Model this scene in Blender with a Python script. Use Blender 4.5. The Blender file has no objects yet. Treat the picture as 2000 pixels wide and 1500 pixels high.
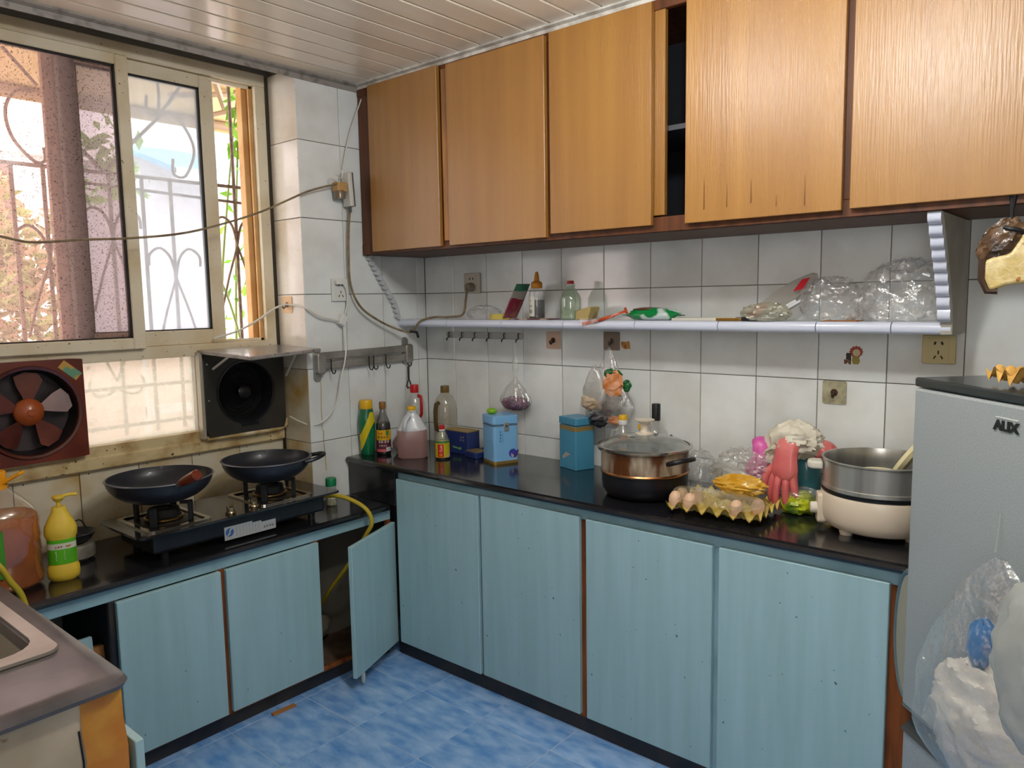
import bpy, bmesh, math, random
from mathutils import Vector, Matrix, noise
PI = math.pi
rnd = random.Random(7)
scene = bpy.context.scene
COL = scene.collection

# ------------------------------------------------------------------ camera
cam_d = bpy.data.cameras.new('camera'); cam = bpy.data.objects.new('camera', cam_d); COL.objects.link(cam)
CAM = Vector((-2.4361, -2.5979, 1.4483)); YAW, PITCH, ROLL = 0.7069, -0.1102, -0.0165
fw = Vector((math.cos(YAW)*math.cos(PITCH), math.sin(YAW)*math.cos(PITCH), math.sin(PITCH)))
rt = fw.cross(Vector((0, 0, 1))).normalized(); up = rt.cross(fw)
c_, s_ = math.cos(ROLL), math.sin(ROLL)
rt2, up2 = c_*rt + s_*up, -s_*rt + c_*up
m = Matrix.Identity(4)
for i in range(3):
    m[i][0], m[i][1], m[i][2], m[i][3] = rt2[i], up2[i], -fw[i], CAM[i]
cam.matrix_world = m
cam_d.sensor_fit = 'HORIZONTAL'; cam_d.sensor_width = 36.0; cam_d.lens = 36.0*1487.4/2000.0
cam_d.clip_start = 0.02
scene.camera = cam
scene.cycles.transparent_max_bounces = 40

# ------------------------------------------------------------------ light
WORLD_STRENGTH = 4.0
LAMPS = ((-1.09, -1.44, 2.20), (-1.29, -2.01, 2.20)); LAMP_WATTS = (5.5, 12.5)
world = bpy.data.worlds.new('sky'); scene.world = world; world.use_nodes = True
bg = world.node_tree.nodes['Background']; bg.inputs[0].default_value = (1.0, 0.985, 0.97, 1); bg.inputs[1].default_value = WORLD_STRENGTH
scene.view_settings.view_transform = 'Standard'; scene.view_settings.look = 'None'
scene.view_settings.gamma = 1.0; scene.view_settings.use_curve_mapping = False
scene.view_settings.exposure = 1.15
for L_, LW_ in zip(LAMPS, LAMP_WATTS):
    lamp_d = bpy.data.lights.new('lamp_light', 'POINT'); lamp_d.energy = LW_; lamp_d.shadow_soft_size = 0.05; lamp_d.color = (0.985, 1.0, 0.985)
    lamp_o = bpy.data.objects.new('lamp_light', lamp_d); COL.objects.link(lamp_o); lamp_o.location = L_

# ------------------------------------------------------------------ materials
def c(h):
    h = h.lstrip('#'); o = []
    for i in (0, 2, 4):
        v = int(h[i:i+2], 16)/255; o.append(v/12.92 if v <= .04045 else ((v+.055)/1.055)**2.4)
    return (*o, 1)
MATS = {}
def mat(name, col, rough=.5, metal=0., col2=None, scale=8., stretch=(1, 1, 1), lo=.4, hi=.65, bump=0., bscale=60., coat=0., trans=0., ior=1.45, alpha=1., spec=.5, emit=0., rand=0., specks=None, detail=4., sub=0., sss=None, croug=.08):
    if name in MATS: return MATS[name]
    m = bpy.data.materials.new(name); m.use_nodes = True; MATS[name] = m
    nt = m.node_tree; N = nt.nodes; L = nt.links; b = N['Principled BSDF']
    if isinstance(col, str): col = c(col)
    if isinstance(col2, str): col2 = c(col2)
    b.inputs['Base Color'].default_value = col; b.inputs['Roughness'].default_value = rough; b.inputs['Metallic'].default_value = metal
    b.inputs['IOR'].default_value = ior; b.inputs['Specular IOR Level'].default_value = spec
    b.inputs['Transmission Weight'].default_value = trans; b.inputs['Coat Weight'].default_value = coat; b.inputs['Coat Roughness'].default_value = croug
    b.inputs['Alpha'].default_value = alpha
    if emit: b.inputs['Emission Color'].default_value = col; b.inputs['Emission Strength'].default_value = emit
    out = None
    tc = N.new('ShaderNodeTexCoord'); mp = N.new('ShaderNodeMapping'); L.new(tc.outputs['Object'], mp.inputs[0]); mp.inputs['Scale'].default_value = stretch
    if rand:
        oi = N.new('ShaderNodeObjectInfo'); vm = N.new('ShaderNodeVectorMath'); vm.operation = 'MULTIPLY_ADD'
        L.new(oi.outputs['Random'], vm.inputs[0]); vm.inputs[1].default_value = (37, 53, 71); L.new(tc.outputs['Object'], vm.inputs[2]); L.new(vm.outputs[0], mp.inputs[0])
    if col2 is not None:
        nz = N.new('ShaderNodeTexNoise'); nz.inputs['Scale'].default_value = scale; nz.inputs['Detail'].default_value = detail; L.new(mp.outputs[0], nz.inputs[0])
        mr = N.new('ShaderNodeMapRange'); mr.inputs[1].default_value = lo; mr.inputs[2].default_value = hi; L.new(nz.outputs[0], mr.inputs[0])
        mx = N.new('ShaderNodeMix'); mx.data_type = 'RGBA'; mx.inputs[6].default_value = col; mx.inputs[7].default_value = col2; L.new(mr.outputs[0], mx.inputs[0]); out = mx.outputs[2]
    if rand:
        hs = N.new('ShaderNodeHueSaturation'); ma = N.new('ShaderNodeMapRange'); L.new(oi.outputs['Random'], ma.inputs[0]); ma.inputs[3].default_value = 1-rand; ma.inputs[4].default_value = 1+rand
        L.new(ma.outputs[0], hs.inputs['Value'])
        if out: L.new(out, hs.inputs['Color'])
        else: hs.inputs['Color'].default_value = col
        out = hs.outputs[0]
    if specks:
        sc_, th, scol = specks
        n2 = N.new('ShaderNodeTexNoise'); n2.inputs['Scale'].default_value = sc_; n2.inputs['Detail'].default_value = 1; L.new(tc.outputs['Object'], n2.inputs[0])
        r2 = N.new('ShaderNodeMapRange'); r2.inputs[1].default_value = th; r2.inputs[2].default_value = th+.03; L.new(n2.outputs[0], r2.inputs[0])
        m2 = N.new('ShaderNodeMix'); m2.data_type = 'RGBA'; m2.inputs[7].default_value = c(scol) if isinstance(scol, str) else scol
        if out: L.new(out, m2.inputs[6])
        else: m2.inputs[6].default_value = col
        L.new(r2.outputs[0], m2.inputs[0]); out = m2.outputs[2]
    if out: L.new(out, b.inputs['Base Color'])
    if bump:
        nb = N.new('ShaderNodeTexNoise'); nb.inputs['Scale'].default_value = bscale; nb.inputs['Detail'].default_value = 3; L.new(mp.outputs[0], nb.inputs[0])
        bp = N.new('ShaderNodeBump'); bp.inputs['Strength'].default_value = bump; bp.inputs['Distance'].default_value = .01; L.new(nb.outputs[0], bp.inputs['Height']); L.new(bp.outputs[0], b.inputs['Normal'])
        if coat: L.new(bp.outputs[0], b.inputs['Coat Normal'])
    return m
def film(name, col, fac=.6, rough=.15, tint=(1, 1, 1, 1), dirt=None, dirtcol=None, gloss=.5, bump=0., translucent=.5):
    """thin sheet (film, pane): see-through by fac, otherwise diffuse + translucent, with a glossy skin"""
    if name in MATS: return MATS[name]
    m = bpy.data.materials.new(name); m.use_nodes = True; MATS[name] = m
    nt = m.node_tree; N = nt.nodes; L = nt.links; N.clear()
    o = N.new('ShaderNodeOutputMaterial')
    if isinstance(col, str): col = c(col)
    t = N.new('ShaderNodeBsdfTransparent'); t.inputs[0].default_value = tint
    d = N.new('ShaderNodeBsdfDiffuse'); d.inputs[0].default_value = col
    tl = N.new('ShaderNodeBsdfTranslucent'); tl.inputs[0].default_value = col
    dm = N.new('ShaderNodeMixShader'); dm.inputs[0].default_value = translucent; L.new(d.outputs[0], dm.inputs[1]); L.new(tl.outputs[0], dm.inputs[2])
    m1 = N.new('ShaderNodeMixShader'); m1.inputs[0].default_value = 1-fac; L.new(t.outputs[0], m1.inputs[1]); L.new(dm.outputs[0], m1.inputs[2])
    g = N.new('ShaderNodeBsdfGlossy'); g.inputs['Roughness'].default_value = rough; g.inputs[0].default_value = (1, 1, 1, 1)
    fr = N.new('ShaderNodeLayerWeight'); fr.inputs[0].default_value = .5
    pw = N.new('ShaderNodeMath'); pw.operation = 'POWER'; pw.inputs[1].default_value = 3.5; L.new(fr.outputs['Facing'], pw.inputs[0])
    mul = N.new('ShaderNodeMath'); mul.operation = 'MULTIPLY_ADD'; mul.inputs[1].default_value = .55*gloss; mul.inputs[2].default_value = .12*gloss; L.new(pw.outputs[0], mul.inputs[0])
    m2 = N.new('ShaderNodeMixShader'); L.new(mul.outputs[0], m2.inputs[0]); L.new(m1.outputs[0], m2.inputs[1]); L.new(g.outputs[0], m2.inputs[2])
    L.new(m2.outputs[0], o.inputs[0])
    tc = N.new('ShaderNodeTexCoord')
    if dirt:   # (scale, lo, hi, extra opacity)
        nz = N.new('ShaderNodeTexNoise'); nz.inputs['Scale'].default_value = dirt[0]; nz.inputs['Detail'].default_value = 3; L.new(tc.outputs['Object'], nz.inputs[0])
        mr = N.new('ShaderNodeMapRange'); mr.inputs[1].default_value = dirt[1]; mr.inputs[2].default_value = dirt[2]; mr.inputs[3].default_value = 1-fac; mr.inputs[4].default_value = min(1, 1-fac+dirt[3]); L.new(nz.outputs[0], mr.inputs[0]); L.new(mr.outputs[0], m1.inputs[0])
        if dirtcol:
            m3 = N.new('ShaderNodeMix'); m3.data_type = 'RGBA'; m3.inputs[6].default_value = col; m3.inputs[7].default_value = c(dirtcol)
            mq = N.new('ShaderNodeMapRange'); mq.inputs[1].default_value = dirt[1]; mq.inputs[2].default_value = dirt[2]; L.new(nz.outputs[0], mq.inputs[0]); L.new(mq.outputs[0], m3.inputs[0])
            L.new(m3.outputs[2], d.inputs[0]); L.new(m3.outputs[2], tl.inputs[0])
    if bump:
        nb = N.new('ShaderNodeTexNoise'); nb.inputs['Scale'].default_value = 40; nb.inputs['Detail'].default_value = 4; L.new(tc.outputs['Object'], nb.inputs[0])
        bp = N.new('ShaderNodeBump'); bp.inputs['Strength'].default_value = bump; bp.inputs['Distance'].default_value = .01; L.new(nb.outputs[0], bp.inputs['Height'])
        for x in (g, d): L.new(bp.outputs[0], x.inputs['Normal'])
    return m

# ------------------------------------------------------------------ mesh building
class MB:
    def __init__(s): s.v = []; s.f = []; s.mi = []; s.cur = 0
    def add(s, vs, fs):
        n = len(s.v); s.v += [tuple(x) for x in vs]; s.f += [tuple(i+n for i in f) for f in fs]; s.mi += [s.cur]*len(fs); return s
    def bb(s, x0, x1, y0, y1, z0, z1):
        return s.add([(x0,y0,z0),(x1,y0,z0),(x1,y1,z0),(x0,y1,z0),(x0,y0,z1),(x1,y0,z1),(x1,y1,z1),(x0,y1,z1)],
                     [(3,2,1,0),(4,5,6,7),(0,1,5,4),(1,2,6,5),(2,3,7,6),(3,0,4,7)])
    def box(s, ce, sz, rot=None):
        vs = [Vector((sx*sz[0]/2, sy*sz[1]/2, sz_*sz[2]/2)) for sx, sy, sz_ in [(-1,-1,-1),(1,-1,-1),(1,1,-1),(-1,1,-1),(-1,-1,1),(1,-1,1),(1,1,1),(-1,1,1)]]
        if rot is not None: vs = [rot @ v for v in vs]
        return s.add([v+Vector(ce) for v in vs], [(3,2,1,0),(4,5,6,7),(0,1,5,4),(1,2,6,5),(2,3,7,6),(3,0,4,7)])
    def lathe(s, prof, n=28, ce=(0,0,0), a0=0., a1=2*PI, sx=1., sy=1., power=2., rot=0., tf=None, caps=True):
        full = abs(a1-a0-2*PI) < 1e-6; k = n if full else n+1
        vs = []
        for r, z in prof:
            for i in range(k):
                a = a0+(a1-a0)*i/n; ca, sa = math.cos(a), math.sin(a)
                if power != 2.:
                    e = 2./power; ca = math.copysign(abs(ca)**e, ca); sa = math.copysign(abs(sa)**e, sa)
                p = Vector((r*sx*ca, r*sy*sa, z))
                if rot: p = Matrix.Rotation(rot, 3, 'Z') @ p
                if tf is not None: p = tf @ p
                vs.append(p+Vector(ce))
        fs = []
        for j in range(len(prof)-1):
            for i in range(n):
                i2 = (i+1) % k
                fs.append((j*k+i, j*k+i2, (j+1)*k+i2, (j+1)*k+i))
        if full and caps:
            if prof[0][0] > 1e-5: fs.append(tuple(reversed(range(k))))
            if prof[-1][0] > 1e-5: fs.append(tuple(range((len(prof)-1)*k, len(prof)*k)))
        return s.add(vs, fs)
    def tube(s, pts, r, n=8, r1=None, closed=False, flat=1.):
        pts = [Vector(p) for p in pts]; k = len(pts); vs = []; fs = []
        pn = None
        for i, p in enumerate(pts):
            if closed: t = pts[(i+1) % k]-pts[i-1]
            else: t = pts[min(i+1, k-1)]-pts[max(i-1, 0)]
            t.normalize()
            if pn is None:
                a = Vector((0,0,1)) if abs(t.z) < .9 else Vector((1,0,0))
                pn = t.cross(a).normalized()
            pn = (pn-t*pn.dot(t)).normalized(); bn = t.cross(pn)
            rr = r[i] if isinstance(r, (list, tuple)) else (r if r1 is None else r+(r1-r)*i/(k-1))
            for j in range(n):
                a = 2*PI*j/n; vs.append(p+pn*math.cos(a)*rr*flat+bn*math.sin(a)*rr)
        m_ = k if closed else k-1
        for i in range(m_):
            for j in range(n):
                fs.append((i*n+j, i*n+(j+1) % n, ((i+1) % k)*n+(j+1) % n, ((i+1) % k)*n+j))
        if not closed: fs += [tuple(reversed(range(n))), tuple(range((k-1)*n, k*n))]
        return s.add(vs, fs)
    def ell(s, ce, r, n=16, rings=10):
        pr = [(math.sin(PI*i/rings), -math.cos(PI*i/rings)) for i in range(rings+1)]
        vs = []; 
        tmp = MB().lathe([(max(a, 1e-4), b) for a, b in pr], n)
        return s.add([(x*r[0]+ce[0], y*r[1]+ce[1], z*r[2]+ce[2]) for x, y, z in tmp.v], tmp.f)
    def prism(s, poly, d0, d1, fn=None):
        """2-D outline extruded: (u,v) at depth d0 and d1; fn maps (u,v,d) to xyz"""
        fn = fn or (lambda u, v, d: (u, v, d)); k = len(poly)
        vs = [fn(u, v, d0) for u, v in poly]+[fn(u, v, d1) for u, v in poly]
        return s.add(vs, [tuple(reversed(range(k))), tuple(range(k, 2*k))]+[(i, (i+1) % k, k+(i+1) % k, k+i) for i in range(k)])
    def tf(s, M_): s.v = [tuple(M_ @ Vector(v)) for v in s.v]; return s
    def build(s, name, mt, parent=None, smooth=True, bevel=0., ang=38, seg=2, subsurf=0, loc=None, rz=0., mats=None):
        me = bpy.data.meshes.new(name); me.from_pydata([tuple(v) for v in s.v], [], s.f)
        bm = bmesh.new(); bm.from_mesh(me); bmesh.ops.recalc_face_normals(bm, faces=bm.faces); bm.to_mesh(me); bm.free()
        for mm in (mats or [mt]): me.materials.append(mm)
        if mats: 
            for p, i in zip(me.polygons, s.mi): p.material_index = i
        if smooth:
            me.polygons.foreach_set('use_smooth', [True]*len(me.polygons)); me.set_sharp_from_angle(angle=math.radians(ang))
        o = bpy.data.objects.new(name, me); COL.objects.link(o)
        if parent is not None: o.parent = parent
        if loc: o.location = loc
        if rz: o.rotation_euler = (0, 0, rz)
        if bevel:
            b = o.modifiers.new('bevel', 'BEVEL'); b.width = bevel; b.segments = seg; b.limit_method = 'ANGLE'
        if subsurf:
            b = o.modifiers.new('sub', 'SUBSURF'); b.levels = subsurf; b.render_levels = subsurf
        return o
def thing(name, label, cat, loc=(0,0,0), rz=0., group=None):
    o = bpy.data.objects.new(name, None); COL.objects.link(o); o.location = loc; o.rotation_euler = (0, 0, rz); o.empty_display_size = .05
    o['label'] = label; o['category'] = cat
    if group: o['group'] = group
    return o
def tag(o, label, cat, group=None, kind=None):
    o['label'] = label; o['category'] = cat
    if group: o['group'] = group
    if kind: o['kind'] = kind
    return o
def struct(o, label=None):
    o['kind'] = 'structure'
    if label: o['label'] = label
    return o
def part_label(o, l): o['label'] = l; return o
def spline(pts, n=10):
    """Catmull-Rom through points"""
    P = [Vector(p) for p in pts]; out = []
    for i in range(len(P)-1):
        p0 = P[max(i-1, 0)]; p1 = P[i]; p2 = P[i+1]; p3 = P[min(i+2, len(P)-1)]
        for k in range(n):
            t = k/n; out.append(.5*((2*p1)+(p2-p0)*t+(2*p0-5*p1+4*p2-p3)*t*t+(3*p1-p0-3*p2+p3)*t**3))
    out.append(P[-1]); return out
def arc(cx, cy, r, a0, a1, n=14): return [(cx+r*math.cos(math.radians(a0+(a1-a0)*i/n)), cy+r*math.sin(math.radians(a0+(a1-a0)*i/n))) for i in range(n+1)]
def rrect(w, h, r, n=5, cx=0., cy=0.):
    o = []
    for sx, sy, a in ((1,1,0),(-1,1,90),(-1,-1,180),(1,-1,270)):
        o += arc(cx+sx*(w/2-r), cy+sy*(h/2-r), r, a, a+90, n)
    return o
def crumple(r, seed=0, freq=3., amp=.35, n=40, rings=26, ridge=True, fn=None, flatbottom=None, sharp=0.):
    """a crumpled, creased blob (bags, cloths, packets); r = half sizes"""
    b = MB(); pr = [(max(math.sin(PI*i/rings), 1e-3), -math.cos(PI*i/rings)) for i in range(rings+1)]
    t = MB().lathe(pr, n); off = Vector((seed*3.7, seed*1.3, seed*7.1)); vs = []
    for v in t.v:
        p = Vector(v); q = p*freq+off
        d = noise.noise(q)
        if ridge: d = (1-abs(noise.noise(q))*2.2)*.5-.25+.5*(1-abs(noise.noise(q*2.3))*2.2)*.5
        if ridge and sharp: d += sharp*(.5-abs(noise.noise(q*4.1))*2.0)*.5+sharp*(.5-abs(noise.noise(q*1.1+Vector((5, 2, 9))))*2.)*.8
        p = p*(1+amp*d)
        p = Vector((p.x*r[0], p.y*r[1], p.z*r[2]))
        if fn: p = fn(p)
        if flatbottom is not None and p.z < flatbottom: p.z = flatbottom+(p.z-flatbottom)*.05
        vs.append(p)
    return b.add(vs, t.f)
def glyphs(b, x, y, size, seed, fn, n=6, th=.12):
    """one small printed character made of strokes; fn maps (u,v) on the label to xyz"""
    r = random.Random(seed)
    for k in range(n):
        if k < n//2: u0 = x+r.uniform(0, .3)*size; u1 = u0+r.uniform(.5, .7)*size; v = y+(k+.5)/(n//2)*size; q = [(u0, v-th*size/2), (u1, v-th*size/2), (u1, v+th*size/2), (u0, v+th*size/2)]
        else: u = x+r.uniform(.1, .9)*size; v0 = y+r.uniform(0, .4)*size; v1 = y+r.uniform(.6, 1)*size; q = [(u-th*size/2, v0), (u+th*size/2, v0), (u+th*size/2, v1), (u-th*size/2, v1)]
        b.add([fn(*p) for p in q], [(0,1,2,3)])
def look(x, y): return math.atan2(CAM.y-y, CAM.x-x)   # direction from a spot towards the viewer's side of the room

# ================================================================== the room
CEIL = 2.34
grout = mat('grout', '#6d675c', .9)
tile_white = mat('tile_white', '#dcdfde', .12, col2='#cdcecb', scale=5, rand=.025, bump=.05, bscale=7, coat=.3)
tile_warm = mat('tile_reveal', '#e6dfd4', .2, col2='#cdbfa9', scale=3.5, rand=.02, coat=.2, specks=(130, .73, '#5a4a36'))
tile_grease = mat('tile_greasy', '#cfc6b0', .25, col2='#b3934e', scale=6, lo=.45, hi=.74, rand=.04, stretch=(1, 1, .45), coat=.2, specks=(60, .74, '#4a3513'))
plaster = mat('plaster', '#d3cec3', .85, col2='#c6bfb2', scale=4)
def tilemesh(w, h, mt, t=.007, ch=.0012):
    """tile lying in the local u-v plane, face towards +n; shared by all alike tiles"""
    key = (round(w, 4), round(h, 4), mt.name)
    if key in tilemesh.cache: return tilemesh.cache[key]
    b = MB(); a, d = w/2, h/2
    b.add([(-a,-d,-t),(a,-d,-t),(a,d,-t),(-a,d,-t),(-a,-d,-ch),(a,-d,-ch),(a,d,-ch),(-a,d,-ch),(-a+ch,-d+ch,0),(a-ch,-d+ch,0),(a-ch,d-ch,0),(-a+ch,d-ch,0)],
          [(0,1,5,4),(1,2,6,5),(2,3,7,6),(3,0,4,7),(4,5,9,8),(5,6,10,9),(6,7,11,10),(7,4,8,11),(8,9,10,11),(3,2,1,0)])
    me = bpy.data.meshes.new('tile'); me.from_pydata(b.v, [], b.f); me.materials.append(mt); tilemesh.cache[key] = me; return me
tilemesh.cache = {}
def put_tile(parent, w, h, pos, ax, mt, name='tile', jit=.0008):
    """ax = (u axis, v axis, normal)"""
    o = bpy.data.objects.new(name, tilemesh(w, h, mt)); COL.objects.link(o); o.parent = parent
    M_ = Matrix.Identity(4); p = Vector(pos)+Vector(ax[2])*rnd.uniform(-jit, jit)
    for i in range(3): M_[i][0], M_[i][1], M_[i][2], M_[i][3] = ax[0][i], ax[1][i], ax[2][i], p[i]
    o.matrix_local = M_; return o
AX_R = ((0,-1,0),(0,0,1),(-1,0,0)); AX_B = ((1,0,0),(0,0,1),(0,-1,0)); AX_REV = ((0,-1,0),(0,0,1),(-1,0,0)); AX_F = ((1,0,0),(0,1,0),(0,0,1))
ZJ = [.583, .883, 1.183, 1.483, 1.783, 2.083, 2.383]; G = .0026
XL, YF = -2.75, -3.7      # far side of the room behind the viewer
# shelf wall (x = 0)
wall_r = struct(MB().bb(.004, .14, YF, .35, 0, 2.6).build('wall_right', grout, smooth=False), 'white tiled wall behind the shelf')
yj = [0.]+[-.182-.2*k for k in range(13)]
zr_ = [.583, .883, 1.183, 1.483, 1.661, 1.96]
for i in range(len(yj)-1):
    for j in range(len(zr_)-1):
        put_tile(wall_r, yj[i]-yj[i+1]-G, zr_[j+1]-zr_[j]-G, (0, (yj[i]+yj[i+1])/2, (zr_[j]+zr_[j+1])/2), AX_R, tile_white)
# window wall: pier, reveal, band below the window, lintel
XR = -.653; WY = .19
b = MB().bb(XR+.006, .14, .005, .35, 0, 2.6).bb(XL-.1, XR+.006, WY+.016, .35, 0, .93).bb(XL-.1, XR+.006, WY+.0, .35, 2.352, 2.6).bb(XL-.1, -2.35, WY, .35, .9, 2.4).bb(XL-.1, .1, .0, WY+.01, 2.37, 2.6)
wall_b = struct(b.build('wall_back', grout, smooth=False), 'tiled wall around the window')
xj = [0., -.052, -.252, -.452, XR]
for i in range(4):
    for j in range(6):
        z1 = min(ZJ[j+1], 2.33); put_tile(wall_b, xj[i]-xj[i+1]-G, z1-ZJ[j]-G, ((xj[i]+xj[i+1])/2, 0, (ZJ[j]+z1)/2), AX_B, tile_white)
for j in range(6):
    z1 = min(ZJ[j+1], 2.35); put_tile(wall_b, WY-.002-G, z1-ZJ[j]-G, (XR, WY/2, (ZJ[j]+z1)/2), AX_REV, tile_warm if j > 1 else tile_grease)
for k in range(8):
    x1 = XR-.2*k; put_tile(wall_b, .2-G, .883-.583-G, (x1-.1, WY+.01, .733), AX_B, tile_grease)
# the other two sides, floor, ceiling
DY0, DY1, DZ0, DZ = -3.1, -2.5, .95, 2.05      # unseen opening added beside the viewer to let in fill light
struct(MB().bb(XL-.12, XL, DY1, .35, 0, 2.6).bb(XL-.12, XL, YF, DY0, 0, 2.6).bb(XL-.12, XL, DY0, DY1, DZ, 2.6).bb(XL-.12, XL, DY0, DY1, 0, DZ0).build('wall_left', plaster, smooth=False), 'plain plastered wall with an added fill light opening')
dm = mat('fill_window_frame', '#b9a98c', .5)
struct(MB().bb(XL-.13, XL+.01, DY1-.04, DY1, DZ0, DZ).bb(XL-.13, XL+.01, DY0, DY0+.04, DZ0, DZ).bb(XL-.13, XL+.01, DY0, DY1, DZ-.04, DZ).bb(XL-.13, XL+.01, DY0, DY1, DZ0, DZ0+.04).build('fill_window', dm, smooth=False), 'frame of the added fill light opening in the plain wall')
struct(MB().bb(XL-.1, .14, YF-.12, YF, 0, 2.6).build('wall_front', plaster, smooth=False), 'plain plastered wall behind')
floor = struct(MB().bb(XL, .1, YF, .3, -.1, -.0016).build('floor', mat('floor_grout', '#a9bccf', .8), smooth=False), 'blue marbled tile floor')
ftile = mat('tile_floor_blue', '#5790d4', .22, col2='#a4c6ee', scale=17, stretch=(1.5, .6, 1), lo=.30, hi=.74, rand=.04, detail=7, coat=.25, bump=.02, bscale=20)
for i in range(-7, 3):
    for j in range(-9, 3):
        put_tile(floor, .3-.003, .3-.003, (-.609+.3*i-.15, -.572+.3*j-.15, 0), AX_F, ftile)
ceil_b = struct(MB().bb(XL, .0, YF, .0, CEIL+.012, CEIL+.08).build('ceiling', mat('ceiling_gap', '#2e2822', .9), smooth=False), 'tan plastic strip ceiling')
plank_m = mat('ceiling_plank', '#e6dccb', .25, col2='#dbcfba', scale=2.5, stretch=(.4, 3, 1), rand=.02, coat=.3)
pl = None; y = 0.; PW = .102
while y > YF+.1:
    b = MB(); u = PW/2-.002
    b.prism([(-u, .012), (-u, .003), (-u+.004, 0), (u-.006, 0), (u-.004, .003), (u-.004, .012)], XL+.01, -.02, lambda a, v, d: (d, a, v))
    if pl is None: pl = b.build('plank', plank_m, ceil_b, smooth=False)
    else:
        o = bpy.data.objects.new('plank', pl.data); COL.objects.link(o); o.parent = ceil_b; pl2 = o; pl2.location = (0, y-PW/2, CEIL); y -= PW; continue
    pl.location = (0, y-PW/2, CEIL); y -= PW
trim_m = mat('ceiling_trim', '#8c8680', .5, col2='#5f5952', scale=30, lo=.5, hi=.75)
struct(MB().prism([(0, 0), (-.022, 0), (-.022, -.006), (-.006, -.012), (-.004, -.03), (0, -.03)], XL, -.35, lambda a, v, d: (d, a, CEIL+v)).build('trim_1', trim_m, smooth=False), 'grey ceiling edge moulding above the window')
struct(MB().prism([(-.35, 0), (-.375, 0), (-.375, -.006), (-.36, -.01), (-.356, -.02), (-.35, -.02)], YF, -.0, lambda a, v, d: (a, d, CEIL+v)).build('trim_2', mat('trim_white', '#c9c5bd', .5, col2='#9d978c', scale=20), smooth=False), 'white ceiling edge moulding above the cabinets')
ledge_m = mat('ledge_tile', '#cbb98f', .35, col2='#8a6222', scale=11, lo=.45, hi=.75, stretch=(1, 1, 1), coat=.1, specks=(70, .71, '#3a2a14'))
struct(MB().prism([(WY+.02, .884), (WY-.006, .884), (WY-.012, .89), (WY-.012, .925), (WY-.004, .932), (WY+.02, .932)], -2.35, XR-.002, lambda a, v, d: (d, a, v)).build('trim_3', ledge_m, smooth=False), 'grease stained ledge tiles below the window')

# ------------------------------------------------------------------ window
pvc = mat('window_pvc', '#d2c6ae', .45, col2='#baa67e', scale=6, lo=.45, hi=.8, specks=(90, .74, '#6a5230'))
pvc_dark = mat('window_pvc_outer', '#6e4a34', .6, col2='#8a664c', scale=14)
win = bpy.data.objects.new('window_1', None); COL.objects.link(win); win.location = (-1.4, WY, .93); struct(win, 'cream plastic sliding window')
def wpart(b, name, mt, parent=win, bevel=.002):
    o = b.build(name, mt, None, smooth=False, bevel=bevel, seg=1); o.parent = parent
    if parent is win: o.matrix_parent_inverse = Matrix.Translation(win.location).inverted()
    return o
XW = -2.35
def bar(x0, x1, z0, z1, y0, y1): return MB().bb(x0, x1, y0, y1, z0, z1)
wpart(bar(XW, -.668, 2.305, 2.352, WY-.004, WY+.085), 'frame_bar', pvc)
wpart(bar(XW, -.668, 1.256, 1.30, WY-.004, WY+.085), 'frame_bar', pvc)
wpart(bar(XW, -.668, .93, .967, WY-.004, WY+.085), 'frame_bar', ledge_m)
wpart(bar(-.712, -.668, .967, 2.305, WY-.003, WY+.085), 'frame_bar', pvc)
wpart(bar(-.745, -.712, 1.30, 2.305, WY+.045, WY+.085), 'frame_bar', mat('pvc_tan', '#c79c66', .5, col2='#b8854c', scale=9))
wpart(bar(-.728, -.712, 1.30, 2.305, WY+.02, WY+.03), 'frame_bar', mat('pvc_tan', '#c79c66'))
for z0, z1 in ((1.3, 1.312), (2.293, 2.305)): wpart(bar(XW, -.712, z0, z1, WY+.02, WY+.03), 'track', pvc)
glass_clean = film('glass_hazy', '#c3c9cf', .66, .08, tint=(.8, .82, .85, 1), dirt=(7, .45, .75, .15), gloss=.15, translucent=.85)
glass_dirty = film('glass_dirty', '#c9b2ac', .76, .12, tint=(.9, .83, .82, 1), dirt=(170, .60, .67, .5), dirtcol='#2f2018', gloss=.03, translucent=.75)
glass_low = film('glass_frosted', '#c9c7bd', .42, .2, tint=(.86, .86, .84, 1), dirt=(60, .6, .72, .25), gloss=.3, translucent=.85)
def sash(name, x0, x1, z0, z1, y0, y1, wl, wr, wt, wb, gl, dark=False):
    s = bpy.data.objects.new(name, None); COL.objects.link(s); s.parent = win; s.location = (0, 0, 0)
    s.matrix_parent_inverse = Matrix.Translation(win.location).inverted()
    def pp(b, n, mt, bv=.003):
        o = b.build(n, mt, s, smooth=False, bevel=bv, seg=1); return o
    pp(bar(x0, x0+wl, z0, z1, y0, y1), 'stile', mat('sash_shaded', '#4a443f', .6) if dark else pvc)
    pp(bar(x1-wr, x1, z0, z1, y0, y1), 'stile', pvc)
    pp(bar(x0+wl, x1-wr, z1-wt, z1, y0, y1), 'rail', pvc); pp(bar(x0+wl, x1-wr, z0, z0+wb, y0, y1), 'rail', pvc)
    g = mat('gasket', '#15120f', .7); t = .006; ym = (y0+y1)/2
    b = MB().bb(x0+wl, x0+wl+t, ym-.012, ym+.012, z0+wb, z1-wt).bb(x1-wr-t, x1-wr, ym-.012, ym+.012, z0+wb, z1-wt).bb(x0+wl, x1-wr, ym-.012, ym+.012, z1-wt-t, z1-wt).bb(x0+wl, x1-wr, ym-.012, ym+.012, z0+wb, z0+wb+t*.7)
    pp(b, 'gasket', g, 0)
    pp(MB().bb(x0+wl+t, x1-wr-t, ym-.002, ym+.002, z0+wb+.004, z1-wt-t), 'pane', gl, 0)
    return s
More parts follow.
